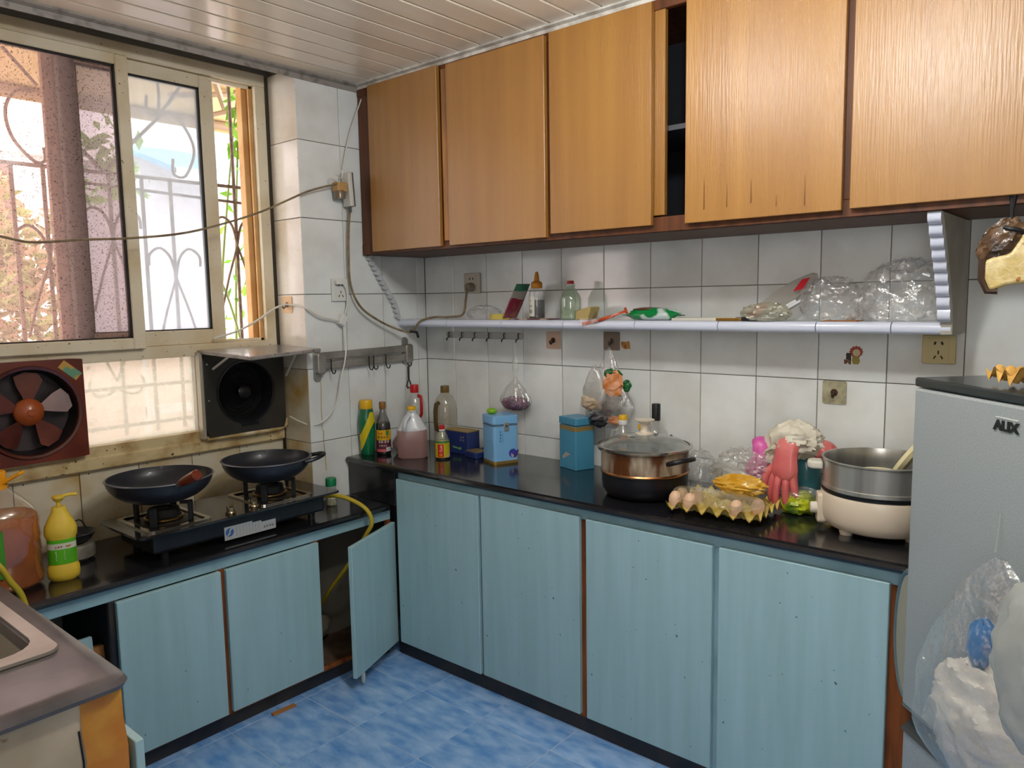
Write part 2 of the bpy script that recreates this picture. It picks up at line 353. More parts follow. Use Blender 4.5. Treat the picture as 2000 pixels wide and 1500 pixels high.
sash('sash', -2.1, -1.211, 1.296, 2.302, WY-.028, WY+.006, .043, .043, .036, .04, glass_dirty)
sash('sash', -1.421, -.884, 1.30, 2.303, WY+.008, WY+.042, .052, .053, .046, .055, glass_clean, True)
wpart(bar(-1.457, -1.423, 1.30, 2.303, WY+.046, WY+.07), 'screen_stile', pvc_dark)
wpart(bar(-1.42, -1.368, 1.31, 2.29, WY+.044, WY+.07), 'screen_stile', mat('screen_dark', '#2c2624', .7))
wpart(bar(-1.44, -1.0, .967, 1.256, WY+.03, WY+.034), 'pane', glass_low, bevel=0)
wpart(bar(-1.022, -1.0, .967, 1.256, WY+.006, WY+.05), 'frame_bar', mat('pvc_white', '#dcd8ce', .4))
wpart(bar(XW, -1.44, .967, 1.256, WY+.03, WY+.05), 'filler_panel', mat('fan_board', '#5b2c1e', .5))
wpart(bar(-1.0, -.712, .967, 1.256, WY+.03, WY+.05), 'filler_panel', mat('fan_board2', '#0d0d10', .8))

# ------------------------------------------------------------------ outside the window
iron = mat('grille_iron', '#6e5c50', .7, col2='#8d7766', scale=40)
GY = .45
gr = thing('window_grille', 'scrolled iron security grille outside the window', 'grille', (-1.2, GY, .9))
def gpart(pts, r, name='bar'):
    o = MB().tube([(x+1.2, yy-GY, z-.9) for x, yy, z in pts], r, 6).build(name, iron, gr); return o
for x in (-1.82, -1.66, -1.505, -1.405, -1.183, -1.061, -.949, -.80, -.672, -.5): gpart([(x, GY, .95), (x, GY, 1.95 if x < -1.3 else 2.6 if x > -.7 else 1.95)], .0075)
for z in (1.945, 1.135, .985): gpart([(-2.1, GY, z), (-.35, GY, z-(0.0 if z < 1.5 else .0))], .0075)
gpart([(-1.3, GY, 1.903), (-.35, GY, 1.87)], .006)
gpart([(-2.1, GY, 2.55), (-.35, GY, 2.55)], .008)
def scroll(cx, cz, r, a0, a1, name='scroll', rr=.0055):
    gpart([(x, GY-.004, z) for x, z in arc(cx, cz, r, a0, a1, 20)], rr, name)
for x in (-1.405, -1.183, -.949, -.672):
    for sg in (-1, 1):
        a = [(x, GY-.004, 1.62), (x+sg*.02, GY-.004, 1.70), (x+sg*.06, GY-.004, 1.735), (x+sg*.10, GY-.004, 1.71), (x+sg*.105, GY-.004, 1.665)]
        if x in (-1.183, -.672): a = [(p[0], p[1], p[2]+.08) for p in a]
        if x == -.949: a = [(p[0], p[1], p[2]-.06) for p in a]
        gpart(spline(a, 6), .0055, 'scroll')
        z0 = a[0][2]; gpart([(x, GY-.004, z0), (x+sg*.045, GY-.004, z0-.13), (x+sg*.085, GY-.004, z0-.27)], .005, 'scroll')
gpart(spline([(-1.41, GY, 2.20), (-1.47, GY, 2.19), (-1.505, GY, 2.12), (-1.49, GY, 2.03), (-1.43, GY, 1.96), (-1.395, GY, 1.965), (-1.395, GY, 2.01)], 7), .006, 'scroll')
gpart(spline([(-1.65, GY, 2.12), (-1.58, GY, 2.28), (-1.47, GY, 2.36)], 6), .006, 'scroll'); gpart([(-1.5, GY, 2.33), (-1.40, GY, 2.22)], .006, 'scroll')
gpart([(-1.2, GY, 1.95), (-.98, GY, 2.18), (-.86, GY, 2.35)], .007, 'scroll'); gpart([(-1.2, GY, 1.95), (-1.34, GY, 2.09)], .007, 'scroll')
gpart(spline([(-1.09, GY, 2.42), (-.98, GY, 2.33), (-.98, GY, 2.2), (-1.02, GY, 2.2), (-1.02, GY, 2.26)], 6), .006, 'scroll')
gpart(spline([(-.99, GY, 2.2), (-.9, GY, 2.19), (-.84, GY, 2.08), (-.88, GY, 1.97), (-.93, GY, 1.97), (-.93, GY, 2.03)], 6), .006, 'scroll')
for sg in (-1, 1):
    gpart(spline([(-1.205+sg*.0, GY, 1.14), (-1.205+sg*.03, GY, 1.115), (-1.205+sg*.075, GY, 1.11), (-1.205+sg*.10, GY, 1.145), (-1.205+sg*.095, GY, 1.17)], 6), .005, 'scroll')
    gpart([(-1.205, GY, 1.16), (-1.205+sg*.05, GY, 1.28)], .005, 'scroll')
awn_m = mat('awning_tarp', '#cdb386', .8, col2='#b99a66', scale=5)
aw = thing('awning', 'cream tarp awning on steel struts above the window outside', 'awning', (-1.2, .36, 2.34))
MB().prism([(0, .42), (.85, .06), (.85, .0), (.84, .0), (.84, .045), (0, .405)], -1.6, .98, lambda a, v, d: (d, a, v)).build('tarp', awn_m, aw, smooth=False)
MB().tube([(-1.6, .82, .03), (.98, .82, .03)], .02, 8).build('front_bar', mat('awning_steel', '#8a7058', .6), aw)
for x in (-.9, .75): MB().tube([(x, .1, -.25+.25), (x, .82, .04)], .012, 6).build('strut', mat('awning_steel', '#8a7058', .6), aw)
MB().tube([(.45, .15, .2), (.8, .6, .05)], .014, 6).build('strut', mat('awning_steel', '#8a7058', .6), aw)
MB().tube([(.5, .55, .06), (.95, .6, .16)], .014, 6).build('strut', mat('awning_steel', '#8a7058', .6), aw)
paint_far = mat('far_wall', '#dcd4d6', .9, col2='#d0c6c8', scale=1.5)
ho = thing('house', 'pale pink neighbouring house across the yard', 'building', (0, 4.2, 0))
MB().bb(-5, 4, 0, .3, -.5, 6).build('wall', paint_far, ho, smooth=False)
MB().bb(-5, 4, -.12, 0, 2.62, 2.74).build('ledge', mat('far_ledge', '#d8cfc9', .8), ho, smooth=False)
for x in (-1.3, -.62):
    w_ = MB().bb(x-.26, x+.26, -.02, .01, 1.5, 2.55).build('window', mat('far_glass', '#6b564e', .3), ho, smooth=False)
    MB().bb(x-.03, x+.03, -.05, -.02, 1.5, 2.55).bb(x-.26, x+.26, -.05, -.02, 2.0, 2.05).build('muntin', mat('far_ledge', '#d8cfc9', .8), w_, smooth=False)
rf = thing('lean_to', 'blue sheet metal roof of the shed beyond the yard', 'roof', (1.4, 3.4, 2.4))
MB().prism([(-.5, .0), (.5, .32), (.5, .36), (-.5, .04)], -1.1, 1.6, lambda a, v, d: (d, a, v)).build('sheet', mat('roof_blue', '#5f9dbd', .5), rf, smooth=False)
MB().bb(-1.1, 1.6, -.52, -.48, -.06, .04).build('edge', mat('roof_edge', '#c8d2d6', .5), rf, smooth=False)
MB().bb(-1.0, 1.5, .4, .5, -2.4, .3).build('wall', paint_far, rf, smooth=False)
struct(MB().bb(-6, 5, .36, 6, -.9, -.7).build('ground', mat('yard', '#a39a8c', .9, col2='#b8afa2', scale=2), smooth=False), 'yard outside')
yw = tag(MB().bb(-4, 3.5, 2.95, 3.05, -.7, 1.05).build('yard_wall', mat('yard_wall_m', '#c3a79c', .9, col2='#b19083', scale=4), smooth=False), 'low pinkish yard wall behind the bushes', 'wall')
rl = thing('railing', 'white metal railing in the yard', 'railing', (0.6, 1.6, -.7))
wm = mat('rail_white', '#cfd2d4', .5)
for z in (1.55, 1.9): MB().bb(-1.2, 1.6, -.015, .015, z, z+.05).build('rail', wm, rl, smooth=False)
for k in range(12): MB().bb(-1.2+.25*k, -1.18+.25*k, -.01, .01, 0, 1.9).build('baluster', wm, rl, smooth=False)
def leaves(name, n, ce, r, size, seed, mats, parent, hollow=.3):
    q = random.Random(seed); b = MB()
    for k in range(n):
        while True:
            d = Vector((q.uniform(-1, 1), q.uniform(-1, 1), q.uniform(-1, 1)))
            if hollow < d.length < 1: break
        p = Vector((ce[0]+d.x*r[0], ce[1]+d.y*r[1], ce[2]+d.z*r[2])); s = size*q.uniform(.6, 1.3)
        M_ = Matrix.Rotation(q.uniform(0, 6.3), 3, 'Z') @ Matrix.Rotation(q.uniform(-1.2, 1.2), 3, 'X') @ Matrix.Rotation(q.uniform(0, 6.3), 3, 'Y')
        b.cur = q.randrange(len(mats))
        b.add([p+M_ @ Vector(v)*s for v in ((-.5, 0, 0), (0, -.22, .05), (.55, 0, -.05), (0, .22, .05))], [(0,1,2,3)])
    return b.build(name, None, parent, smooth=False, mats=mats)
def leafm(name, col): return film(name, col, .0, .4, gloss=.15, translucent=.5)
lm = [leafm('leaf_a', '#7d8a4e'), leafm('leaf_b', '#9aa36a'), leafm('leaf_c', '#6d6a44'), leafm('leaf_d', '#b39a7c')]
lv = [leafm('leaf_v1', '#7fb83c'), leafm('leaf_v2', '#9ccc52'), leafm('leaf_v3', '#6a9a34')]
bark = mat('bark', '#6d5a45', .9, col2='#8a7658', scale=12)
for i, (x, yy, z, rr, lab) in enumerate(((-1.25, 2.1, 1.55, .55, 'bushy tree seen through the left window pane'),)):
    t = thing('garden_tree', lab, 'tree', (x, yy, -.7))
    MB().tube(spline([(0, 0, 0), (.05, .02, .8), (-.03, 0, z+.7)], 5), .05, 7, r1=.015).build('trunk', bark, t)
    leaves('foliage', 1500, (0, 0, z+.7), (rr, rr*.8, rr*1.1), .1, 3+i, lm, t)
vn = thing('climbing_vine', 'bright green climbing vine just outside the open window', 'vine', (-.6, .6, .6))
for s in (((-.1, 0, .3), (-.06, .02, .9), (-.02, 0, 1.3), (.05, 0, 1.75)), ((.1, .02, .3), (-.02, .0, .8), (-.13, .0, 1.1)), ((.0, .05, .3), (.02, .03, 1.0), (.08, .0, 2.0))):
    MB().tube(spline(s, 8), .008, 6, r1=.003).build('stem', mat('vine_stem', '#8d9a5c', .8), vn)
leaves('foliage', 46, (.09, 0, 1.62), (.09, .06, .26), .10, 21, lv, vn, 0)
leaves('foliage', 26, (.03, 0, 1.15), (.11, .06, .30), .06, 22, lv, vn, 0)
leaves('foliage', 20, (-.03, 0, .75), (.12, .06, .22), .05, 24, lv, vn, 0)
leaves('foliage', 60, (-.38, .3, 1.45), (.16, .12, .2), .09, 25, lv, vn, 0)

# rust and grease runs on the pier below the hook rail, mould line at the reveal foot
rust = mat('rust_run', '#b09350', .6)
def run(pts, w, name, mt, par):
    b = MB()
    for (x0, z0), (x1, z1) in zip(pts, pts[1:]): b.add([(x0-w, -.0022, z0), (x0+w, -.0022, z0), (x1+w, -.0022, z1), (x1-w, -.0022, z1)], [(0,1,2,3)])
    return b.build(name, mt, par, smooth=False)
run([(-.597, 1.15), (-.595, 1.10), (-.599, 1.02), (-.597, .97), (-.60, .93)], .0012, 'rust_run', rust, wall_b)
run([(-.592, .93), (-.594, .88), (-.590, .83), (-.588, .76)], .0016, 'rust_run', rust, wall_b)
MB().bb(XR-.006, XR-.001, WY-.012, WY-.002, .636, .93).build('mould_line', mat('mould', '#2a2117', .9), wall_b, smooth=False)

# ------------------------------------------------------------------ ceiling lamp (the twin highlights on the cabinet doors)
cl = thing('ceiling_lamp', 'twin bulb ceiling lamp bar in the middle of the room', 'lamp', (-1.19, -1.725, CEIL))
lw = mat('lamp_white', '#e8e4da', .4)
dv = Vector(LAMPS[1])-Vector(LAMPS[0])
MB().box((0, 0, -.015), (dv.xy.length+.1, .06, .028), Matrix.Rotation(math.atan2(dv.y, dv.x), 3, 'Z')).build('bar', lw, cl, bevel=.004)
for L_ in LAMPS:
    q = (L_[0]+1.19, L_[1]+1.725)
    MB().lathe([(.03, -.03), (.03, -.07), (.02, -.08)], 16, (q[0], q[1], 0)).build('socket', lw, cl)

# ================================================================== upper cabinets
WOODP = dict(col2='#8a5c22', scale=3.2, stretch=(6, 6, .3), lo=.3, hi=.75, bump=.14, bscale=34, detail=9)
wood = mat('maple_veneer', '#9a6c2c', .42, rand=.05, coat=.75, croug=.36, **WOODP)
wood_in = mat('cabinet_brown', '#5e3215', .5, col2='#472408', scale=6, stretch=(6, 6, .5))
dark_in = mat('cabinet_inside', '#15161c', .8)
uc = thing('wall_cabinet', 'run of orange maple wall cabinets hung below the ceiling', 'cabinet', (0, 0, 1.645))
ZB, ZT, FX = 0., .675, -.355
def cpart(b, n, mt, bv=.0015): return b.build(n, mt, uc, smooth=False, bevel=bv, seg=1)
YE = -3.1
cpart(MB().bb(FX, -.004, YE, -.004, ZB, ZB+.018), 'bottom_panel', wood_in)
cpart(MB().bb(FX, -.004, YE, -.004, ZT-.018, ZT), 'top_panel', wood_in)
cpart(MB().bb(-.012, -.004, YE, -.004, ZB+.018, ZT-.018), 'back_panel', dark_in, 0)
cpart(MB().bb(FX, -.012, YE, YE+.018, ZB, ZT), 'end_panel', wood_in)
cpart(MB().bb(FX, -.012, -.022, -.004, ZB, ZT), 'end_panel', wood_in)
cpart(MB().bb(-.33, -.02, -2.4, -.05, .30, .315), 'inner_shelf', mat('cabinet_shelf', '#3b3c42', .6), 0)
cpart(MB().bb(FX-.003, FX+.016, YE, -.004, ZB, ZB+.045), 'bottom_rail', wood_in)
cpart(MB().bb(FX-.003, FX+.016, YE, -.004, ZT-.03, ZT), 'top_rail', wood_in)
for y0, y1 in ((-.105, -.004), (-.535, -.475), (-1.025, -.985), (-1.985, -1.93), (-2.44, -2.40)):
    cpart(MB().bb(FX-.001, FX+.018, y0, y1, ZB+.045, ZT-.03), 'stile', wood_in)
cpart(MB().bb(FX+.002, FX+.02, -1.434, -1.39, ZB+.05, ZT-.02), 'stile', wood)
cpart(MB().bb(FX-.012, FX+.001, -.535, -.505, ZB+.03, ZT-.02), 'stile', mat('worn_strip', '#a5713a', .5, col2='#7a5430', scale=14, stretch=(1, 1, .3)))
for i, (y0, y1, z0, z1) in enumerate(((-.492, -.092, .010, .672), (-.998, -.541, .010, .664), (-1.401, -1.019, .020, .667), (-1.955, -1.514, .017, .667), (-2.425, -1.975, .019, .667), (-2.9, -2.44, .019, .667))):
    o = MB().bb(-.018, 0, -(y1-y0), 0, 0, z1-z0).build('door', wood, uc, smooth=False, bevel=.0015, seg=1)
    o.location = (FX-.004, y1, z0)
    if i == 2: o.rotation_euler = (0, 0, 0)
# dried drip marks near the lower edge of the fourth door
for yy, zz, ln, ww in ((-1.573, .05, .075, .005), (-1.643, .05, .06, .004), (-1.713, .055, .06, .005), (-1.86, .035, .07, .004), (-1.785, .04, .03, .003)):
    MB().add([(FX-.0225, yy, zz), (FX-.0225, yy-ww, zz+.004), (FX-.0225, yy-ww*.6, zz+ln), (FX-.0225, yy-ww*.3, zz+ln*1.2)], [(0,1,2,3)]).build('drip_mark', mat('drip_brown', '#6b4413', .5), uc, smooth=False)
tag(MB().prism([(-.02, 0), (-.02, .05), (-.005, .17), (.02, .2), (.02, 0)], -1.495, -1.465, lambda a, v, d: (-.2+a*3, d, 1.664+v*.8)).build('stored_bag', mat('bag_dark', '#2a2c34', .7), smooth=False), 'dark bundle inside the half open wall cabinet', 'bundle')

# ================================================================== base cabinets and worktops
PAINT = dict(col2='#8fb0b4', scale=4, stretch=(7, 7, .5), lo=.25, hi=.85, detail=9, specks=(60, .765, '#3f5a5c'))
teal = mat('teal_paint', '#9fbfc8', .45, rand=.025, coat=.1, bump=.02, bscale=30, **PAINT)
teal_d = mat('teal_paint_frame', '#8fb0bb', .5, col2='#7d9fa9', scale=8)
rawwood = mat('raw_wood', '#8a4b1c', .7, col2='#6b3510', scale=10, stretch=(6, 6, .5))
kick_m = mat('kickboard', '#23242a', .5, col2='#3a322c', scale=10)
granite = mat('black_granite', '#16161a', .16, col2='#2a2a30', scale=260, lo=.55, hi=.7, spec=.6, coat=.3)
br = thing('base_cabinet', 'long teal painted base cabinet with four flat doors under the shelf wall', 'cabinet', (-.25, -1.2, 0))
def P(root, b, n, mt, bv=.0015, smooth=False):
    o = b.build(n, mt, root, smooth=smooth, bevel=bv, seg=1); L0 = root.location
    for v in o.data.vertices: v.co = v.co-L0
    return o
YC = -2.28
P(br, MB().bb(-.457, -.44, YC, -.02, .735, .775), 'top_rail', teal_d)
P(br, MB().bb(-.456, -.44, YC, -.29, .055, .075), 'bottom_rail', rawwood)
for y0, y1 in ((-.32, -.285), (-.775, -.735), (-1.235, -1.19), (-1.69, -1.65), (YC, -2.12)):
    P(br, MB().bb(-.457, -.44, y0, y1, .06, .735), 'stile', rawwood if y0 in (-1.235, YC, -.32) else teal_d)
P(br, MB().bb(-.44, -.01, YC, YC+.018, 0, .775), 'end_panel', rawwood)
P(br, MB().bb(-.44, -.01, -.3, -.282, 0, .775), 'end_panel', rawwood)
P(br, MB().bb(-.44, -.01, YC, -.3, .055, .07), 'bottom_panel', rawwood)
P(br, MB().bb(-.02, -.01, YC, -.3, .07, .775), 'back_panel', rawwood)
P(br, MB().bb(-.45, -.435, YC, -.262, 0, .055), 'kickboard', kick_m)
for y0, y1, z0, z1 in ((-.747, -.303, .066, .745), (-1.197, -.763, .07, .747), (-1.662, -1.224, .068, .743), (-2.128, -1.681, .07, .743)):
    o = MB().bb(-.018, 0, -(y1-y0), 0, 0, z1-z0).build('door', teal, br, smooth=False, bevel=.002, seg=1)
    o.location = Vector((-.4575, y1, z0))-br.location
ct = thing('worktop', 'black granite worktop under the shelf with a step down at its left end', 'worktop', (-.24, -1.2, .775))
pr = [(0, 0), (-.478, 0), (-.485, .004), (-.488, .012), (-.485, .021), (-.476, .025), (0, .025)]
P(ct, MB().prism(pr, -2.36, -.006, lambda a, v, d: (a-.004, d, .775+v)), 'slab', granite, 0)
P(ct, MB().bb(-.478, -.458, -.30, -.006, .6355, .775), 'end_slab', granite)
# --- left run
bl = thing('base_cabinet', 'low teal base cabinet under the stove with one door open and one missing', 'cabinet', (-1.2, 0, 0))
YD = -.245
P(bl, MB().bb(-1.88, -.462, YD-.002, YD+.015, .568, .61), 'top_rail', teal_d)
P(bl, MB().bb(-1.88, -.462, YD, YD+.015, .05, .066), 'bottom_rail', rawwood)
for x0, x1, mm in ((-1.56, -1.53, kick_m), (-1.22, -1.18, rawwood), (-.836, -.812, rawwood), (-.482, -.462, rawwood)):
    P(bl, MB().bb(x0, x1, YD-.001, YD+.015, .066, .568), 'stile', mm)
P(bl, MB().bb(-1.88, -.48, YD+.01, YD+.02, 0, .05), 'kickboard', kick_m)
P(bl, MB().bb(-1.88, -.47, YD+.02, .18, .045, .055), 'bottom_panel', mat('cabinet_floor', '#4f3a28', .9, col2='#6d5b48', scale=9))
P(bl, MB().bb(-.83, -.815, YD+.02, .18, .055, .568), 'divider', wood_in)
P(bl, MB().bb(-1.555, -1.54, YD+.02, .18, .055, .568), 'divider', dark_in)
P(bl, MB().bb(-1.88, -.47, .165, .18, .055, .6), 'back_panel', mat('inner_wall', '#a59d94', .9, col2='#7a736b', scale=6))
for x0, x1, z0, z1 in ((-1.543, -1.21, .064, .566), (-1.192, -.824, .066, .566)):
    o = MB().bb(0, x1-x0, -.018, 0, 0, z1-z0).build('door', teal, bl, smooth=False, bevel=.002, seg=1); o.location = Vector((x0, YD-.003, z0))-bl.location
o = MB().bb(-.335, 0, -.018, 0, 0, .505).build('door', teal, bl, smooth=False, bevel=.002, seg=1); o.location = Vector((-.468, YD-.012, .055))-bl.location; o.rotation_euler = (0, 0, math.radians(21.5))
MB().lathe([(.004, -.03), (.008, -.02), (.008, .01), (.006, .012)], 10, (-.28, -.012, -.012)).build('door_stop', mat('stop_white', '#aab4b4', .5), o)
wl = thing('worktop', 'black granite worktop carrying the gas stove below the window', 'worktop', (-1.2, 0, .61))
P(wl, MB().prism([(WY, 0), (-.262, 0), (-.269, .004), (-.272, .012), (-.269, .021), (-.26, .025), (WY, .025)], -1.885, -.481, lambda a, v, d: (d, a, .61+v)), 'slab', granite, 0)
# inside the open cupboard
gm = thing('gas_meter', 'round grey gas meter inside the open cupboard under the worktop', 'meter', (-.62, .12, .33))
MB().lathe([(.001, 0), (.06, 0), (.062, .02), (.05, .035), (.001, .035)], 20, tf=Matrix.Rotation(PI/2, 3, 'X')).build('dial', mat('meter_grey', '#5c5a58', .5), gm)
MB().tube([(-.02, -.01, -.27), (-.02, -.01, 0)], .012, 8).tube([(.05, -.01, -.27), (.05, -.01, 0)], .012, 8).build('pipe', mat('pipe_grey', '#77726c', .6), gm)
tag(crumple((.10, .08, .06), 31, 2.5, .3, 24, 14).build('cement_sack', mat('sack', '#8d8577', .9), loc=(-.70, .03, .112)), 'crumpled grey sack on the floor of the open cupboard', 'sack')
yh = mat('hose_yellow', '#b09a24', .45)
tag(MB().tube(spline([(-.714, -.13, .70), (-.66, -.2, .695), (-.615, -.275, .655), (-.60, -.30, .60), (-.61, -.272, .54), (-.64, -.2, .42), (-.66, -.1, .3), (-.66, .0, .2), (-.74, .08, .22)], 8), .0085, 10).build('gas_hose', yh), 'yellow gas hose looping from the stove into the open cupboard', 'hose')
tag(MB().bb(-.045, .045, -.009, .009, 0, .006).build('wood_scrap', mat('scrap_wood', '#a8703a', .7), loc=(-1.015, -.285, .0005), rz=-.05), 'small orange wood scrap on the floor by the kickboard', 'scrap')
# fallen door piece in the missing-door bay
tag(MB().box((0, 0, .2), (.12, .016, .40), Matrix.Rotation(-.1, 3, 'X')).build('loose_board', teal, loc=(-1.65, -.2, .056), bevel=.002, smooth=False), 'loose teal board standing in the doorless cupboard bay', 'board')
tag(MB().box((0, 0, .18), (.035, .02, .36), Matrix.Rotation(-.1, 3, 'X')).build('loose_stick', mat('scrap_wood', '#a8703a', .7), loc=(-1.575, -.19, .056), smooth=False), 'brown wooden stick in the doorless cupboard bay', 'stick')

# ------------------------------------------------------------------ sink block, lower left
sk_top = mat('worn_granite', '#474345', .28, col2='#6b6262', scale=9, lo=.4, hi=.8, coat=.1, detail=7)
SX, SY, SZ = -1.9, -1.24, .8
sb = thing('sink_counter', 'worn dark stone sink counter at the lower left corner', 'worktop', (-2.2, -.6, .775))
hx0, hx1, hy0, hy1 = -2.40, -1.975, -1.02, -.42
def rounded_edge(x0, x1, y0, y1): return MB().bb(x0, x1, y0, y1, .772, .8)
b = MB(); out = [(SX, .185), (XL+.01, .185), (XL+.01, SY)]+arc(SX-.03, SY+.03, .03, -90, 0, 6)
inn = [(hx1, hy1), (hx0, hy1), (hx0, hy0), (hx1, hy0)]
def ring_slab(b, x0, x1, y0, y1, z0, z1):
    pass
for x0, x1, y0, y1 in ((hx1, SX-.03, SY+.03, .185), (XL+.01, hx0, SY+.03, .185), (hx0, hx1, hy1, .185), (hx0, hx1, SY+.03, hy0)): b.bb(x0, x1, y0, y1, .772, .8)
P(sb, b, 'top', sk_top, 0)
prof = [(0, .028), (.015, .028), (.026, .024), (.032, .014), (.026, .004), (.015, 0), (0, 0)]
e = MB(); path = [(SX-.03, .185, 1, 0), (SX-.03, SY+.03, 1, 0)]+[(SX-.03, SY+.03, math.cos(math.radians(-a)), math.sin(math.radians(-a))) for a in (15, 30, 45, 60, 75)]+[(SX-.03, SY+.03, 0, -1), (XL+.01, SY+.03, 0, -1)]
k = len(prof); vs = [(px+nx*u, py+ny*u, .772+v) for px, py, nx, ny in path for u, v in prof]
fs = [(i*k+j, i*k+j+1, (i+1)*k+j+1, (i+1)*k+j) for i in range(len(path)-1) for j in range(k-1)]
P(sb, e.add(vs, fs), 'bullnose_edge', sk_top, 0, True)
steel = mat('sink_steel', '#c4bfb6', .38, .7, col2='#a8a298', scale=5)
sn = thing('kitchen_sink', 'stainless steel sink basin set in the dark counter', 'sink', (-2.19, -.72, .6))
w, h = .43, .63; cx, cy = -2.16, -.73
ring = MB(); po, pi_ = rrect(.43, .635, .03, 5, cx, cy), rrect(.37, .56, .06, 5, cx+.005, cy+.005); pb = rrect(.30, .48, .07, 5, cx, cy)
k = len(po); lay = [(po, .8015), (po, .808), (pi_, .806), (pi_, .79), (pb, .645)]
ring.add([(x, y, z) for l, z in lay for x, y in l], [(i*k+j, i*k+(j+1) % k, (i+1)*k+(j+1) % k, (i+1)*k+j) for i in range(len(lay)-1) for j in range(k)]+[tuple(range((len(lay)-1)*k, len(lay)*k))])
P(sn, ring, 'basin', steel, 0, True)
P(sn, MB().lathe([(.001, .6465), (.03, .6465), (.035, .650), (.001, .650)], 16, (cx, cy, 0)), 'drain', mat('drain', '#55524e', .4, 1.), 0, True)
sbase = thing('sink_cabinet', 'plastered brick sink cabinet with a cracked corner', 'cabinet', (-2.3, -.5, 0))
P(sbase, MB().bb(XL+.01, -1.972, -1.215, -1.10, 0, .77), 'brick_wall', mat('base_plaster', '#c4b6a2', .8, col2='#a89a86', scale=6, specks=(30, .73, '#8a6a4a')), .003)
P(sbase, MB().bb(XL+.01, -1.93, -1.10, .18, 0, .06), 'plinth', mat('base_plaster', '#c4b6a2'), 0)
tape = mat('packing_tape', '#b5710c', .25, col2='#cf9a2a', scale=9, lo=.45, hi=.7, coat=.3, bump=.15, bscale=14)
tp = MB(); nn = 14; q = random.Random(4); vs = []
for i in range(nn+1):
    z = .77-.77*i/nn; w0 = -1.978+q.uniform(-.003, .003)-.0*i; w1 = -1.908+.006*(i/nn)+q.uniform(-.003, .003)
    for x, yy in ((w0, -1.217), ((w0+w1)/2, -1.221+q.uniform(-.002, .002)), (w1, -1.217), (w1, -1.12)): vs.append((x, yy, z))
fs = [(i*4+j, i*4+j+1, (i+1)*4+j+1, (i+1)*4+j) for i in range(nn) for j in range(3)]
P(sbase, tp.add(vs, fs), 'tape_wrap', tape, 0, True)
P(sbase, MB().bb(-1.975, -1.912, -1.215, -1.12, 0, .768), 'post', rawwood, 0)
P(sbase, MB().bb(-1.94, -1.925, -1.1, .18, .06, .76), 'side_panel', teal_d, 0)
cr = MB().tube([(-1.984, -1.2155, .72), (-1.98, -1.2155, .66), (-1.984, -1.2155, .60), (-1.977, -1.2155, .55), (-1.98, -1.2155, .5)], .0018, 5)
P(sbase, cr, 'crack', dark_in, 0)
P(sbase, MB().bb(-2.02, -1.972, -1.218, -1.21, .3, .52), 'exposed_brick', mat('brick_red', '#b98a74', .9, col2='#9a6a52', scale=20), 0)
od = tag(MB().bb(0, .016, -.30, 0, 0, .66).build('loose_door', teal, loc=(-1.895, -.92, .0), rz=-.0, bevel=.002, smooth=False), 'teal cupboard door leaning beside the taped sink corner', 'door')

# ================================================================== the shelf
sh_t = mat('shelf_tile', '#c9cede', .15, coat=.3, rand=.02)
sh = thing('wall_shelf', 'long white tiled wall shelf with rope shaped tile brackets', 'shelf', (0, -1.1, 1.337))
P(sh, MB().bb(-.155, -.0015, -2.15, -.0015, 1.339, 1.365), 'slab', mat('shelf_concrete', '#b6b1a6', .8), 0)
yj2 = [-.003, -.305, -.611, -.915, -1.219, -1.524, -1.829, -2.032, -2.178]
pr2 = [(-.153, 1.337), (-.164, 1.338), (-.171, 1.344), (-.173, 1.353), (-.171, 1.362), (-.164, 1.3685), (-.15, 1.37), (-.05, 1.37), (-.05, 1.366), (-.153, 1.366)]
for i in range(len(yj2)-1):
    P(sh, MB().prism(pr2, yj2[i]-.0015, yj2[i+1]+.0015, lambda a, v, d: (a, d, v)), 'edge_tile', sh_t, 0, True)
P(sh, MB().bb(-.05, -.0015, -2.15, -.0015, 1.365, 1.3695), 'top_tiles', mat('shelf_top', '#bdb9ae', .5), 0)
def rope(pts, y0, y1, n, mt):
    """row of small rounded tiles down a curved bracket"""
    pp = spline(pts, 24); ln = [0.]
    for a_, b_ in zip(pp, pp[1:]): ln.append(ln[-1]+(b_-a_).length)
    def at(s_):
        for i in range(len(ln)-1):
            if ln[i+1] >= s_: t = (s_-ln[i])/(ln[i+1]-ln[i]+1e-9); return pp[i].lerp(pp[i+1], t)
        return pp[-1]
    T = ln[-1]/n
    for k in range(n):
        a_, b_ = at(k*T+.0008), at((k+1)*T-.0008); d = (b_-a_); nn = Vector((-abs(d.z), 0, -d.x if d.z < 0 else d.x)).normalized()
        if nn.x > 0: nn = -nn
        poly = []
        for i in range(7):
            t = i/6; p = a_.lerp(b_, t)+nn*(.003+.009*math.sin(PI*t)); poly.append((p.x, p.z))
        poly += [((b_-nn*.012).x, (b_-nn*.012).z), ((a_-nn*.012).x, (a_-nn*.012).z)]
        P(sh, MB().prism(poly, y0, y1, lambda u, v, dd: (u, dd, v)), 'rope_tile', mt, 0, True)
rope([(-.337, 0, 1.644), (-.285, 0, 1.558), (-.232, 0, 1.481), (-.196, 0, 1.424), (-.184, 0, 1.372)], -.022, -.0015, 13, mat('rope_tile_grey', '#b9bcbe', .3))
rc = [(-.345, 0, 1.644), (-.30, 0, 1.58), (-.24, 0, 1.50), (-.2, 0, 1.43), (-.178, 0, 1.372)]
rope(rc, -2.178, -2.148, 9, sh_t)
pp = spline(rc, 8); poly = [(p.x+.006, p.z) for p in pp]+[(-.172, 1.337), (-.0015, 1.337), (-.0015, 1.644)]
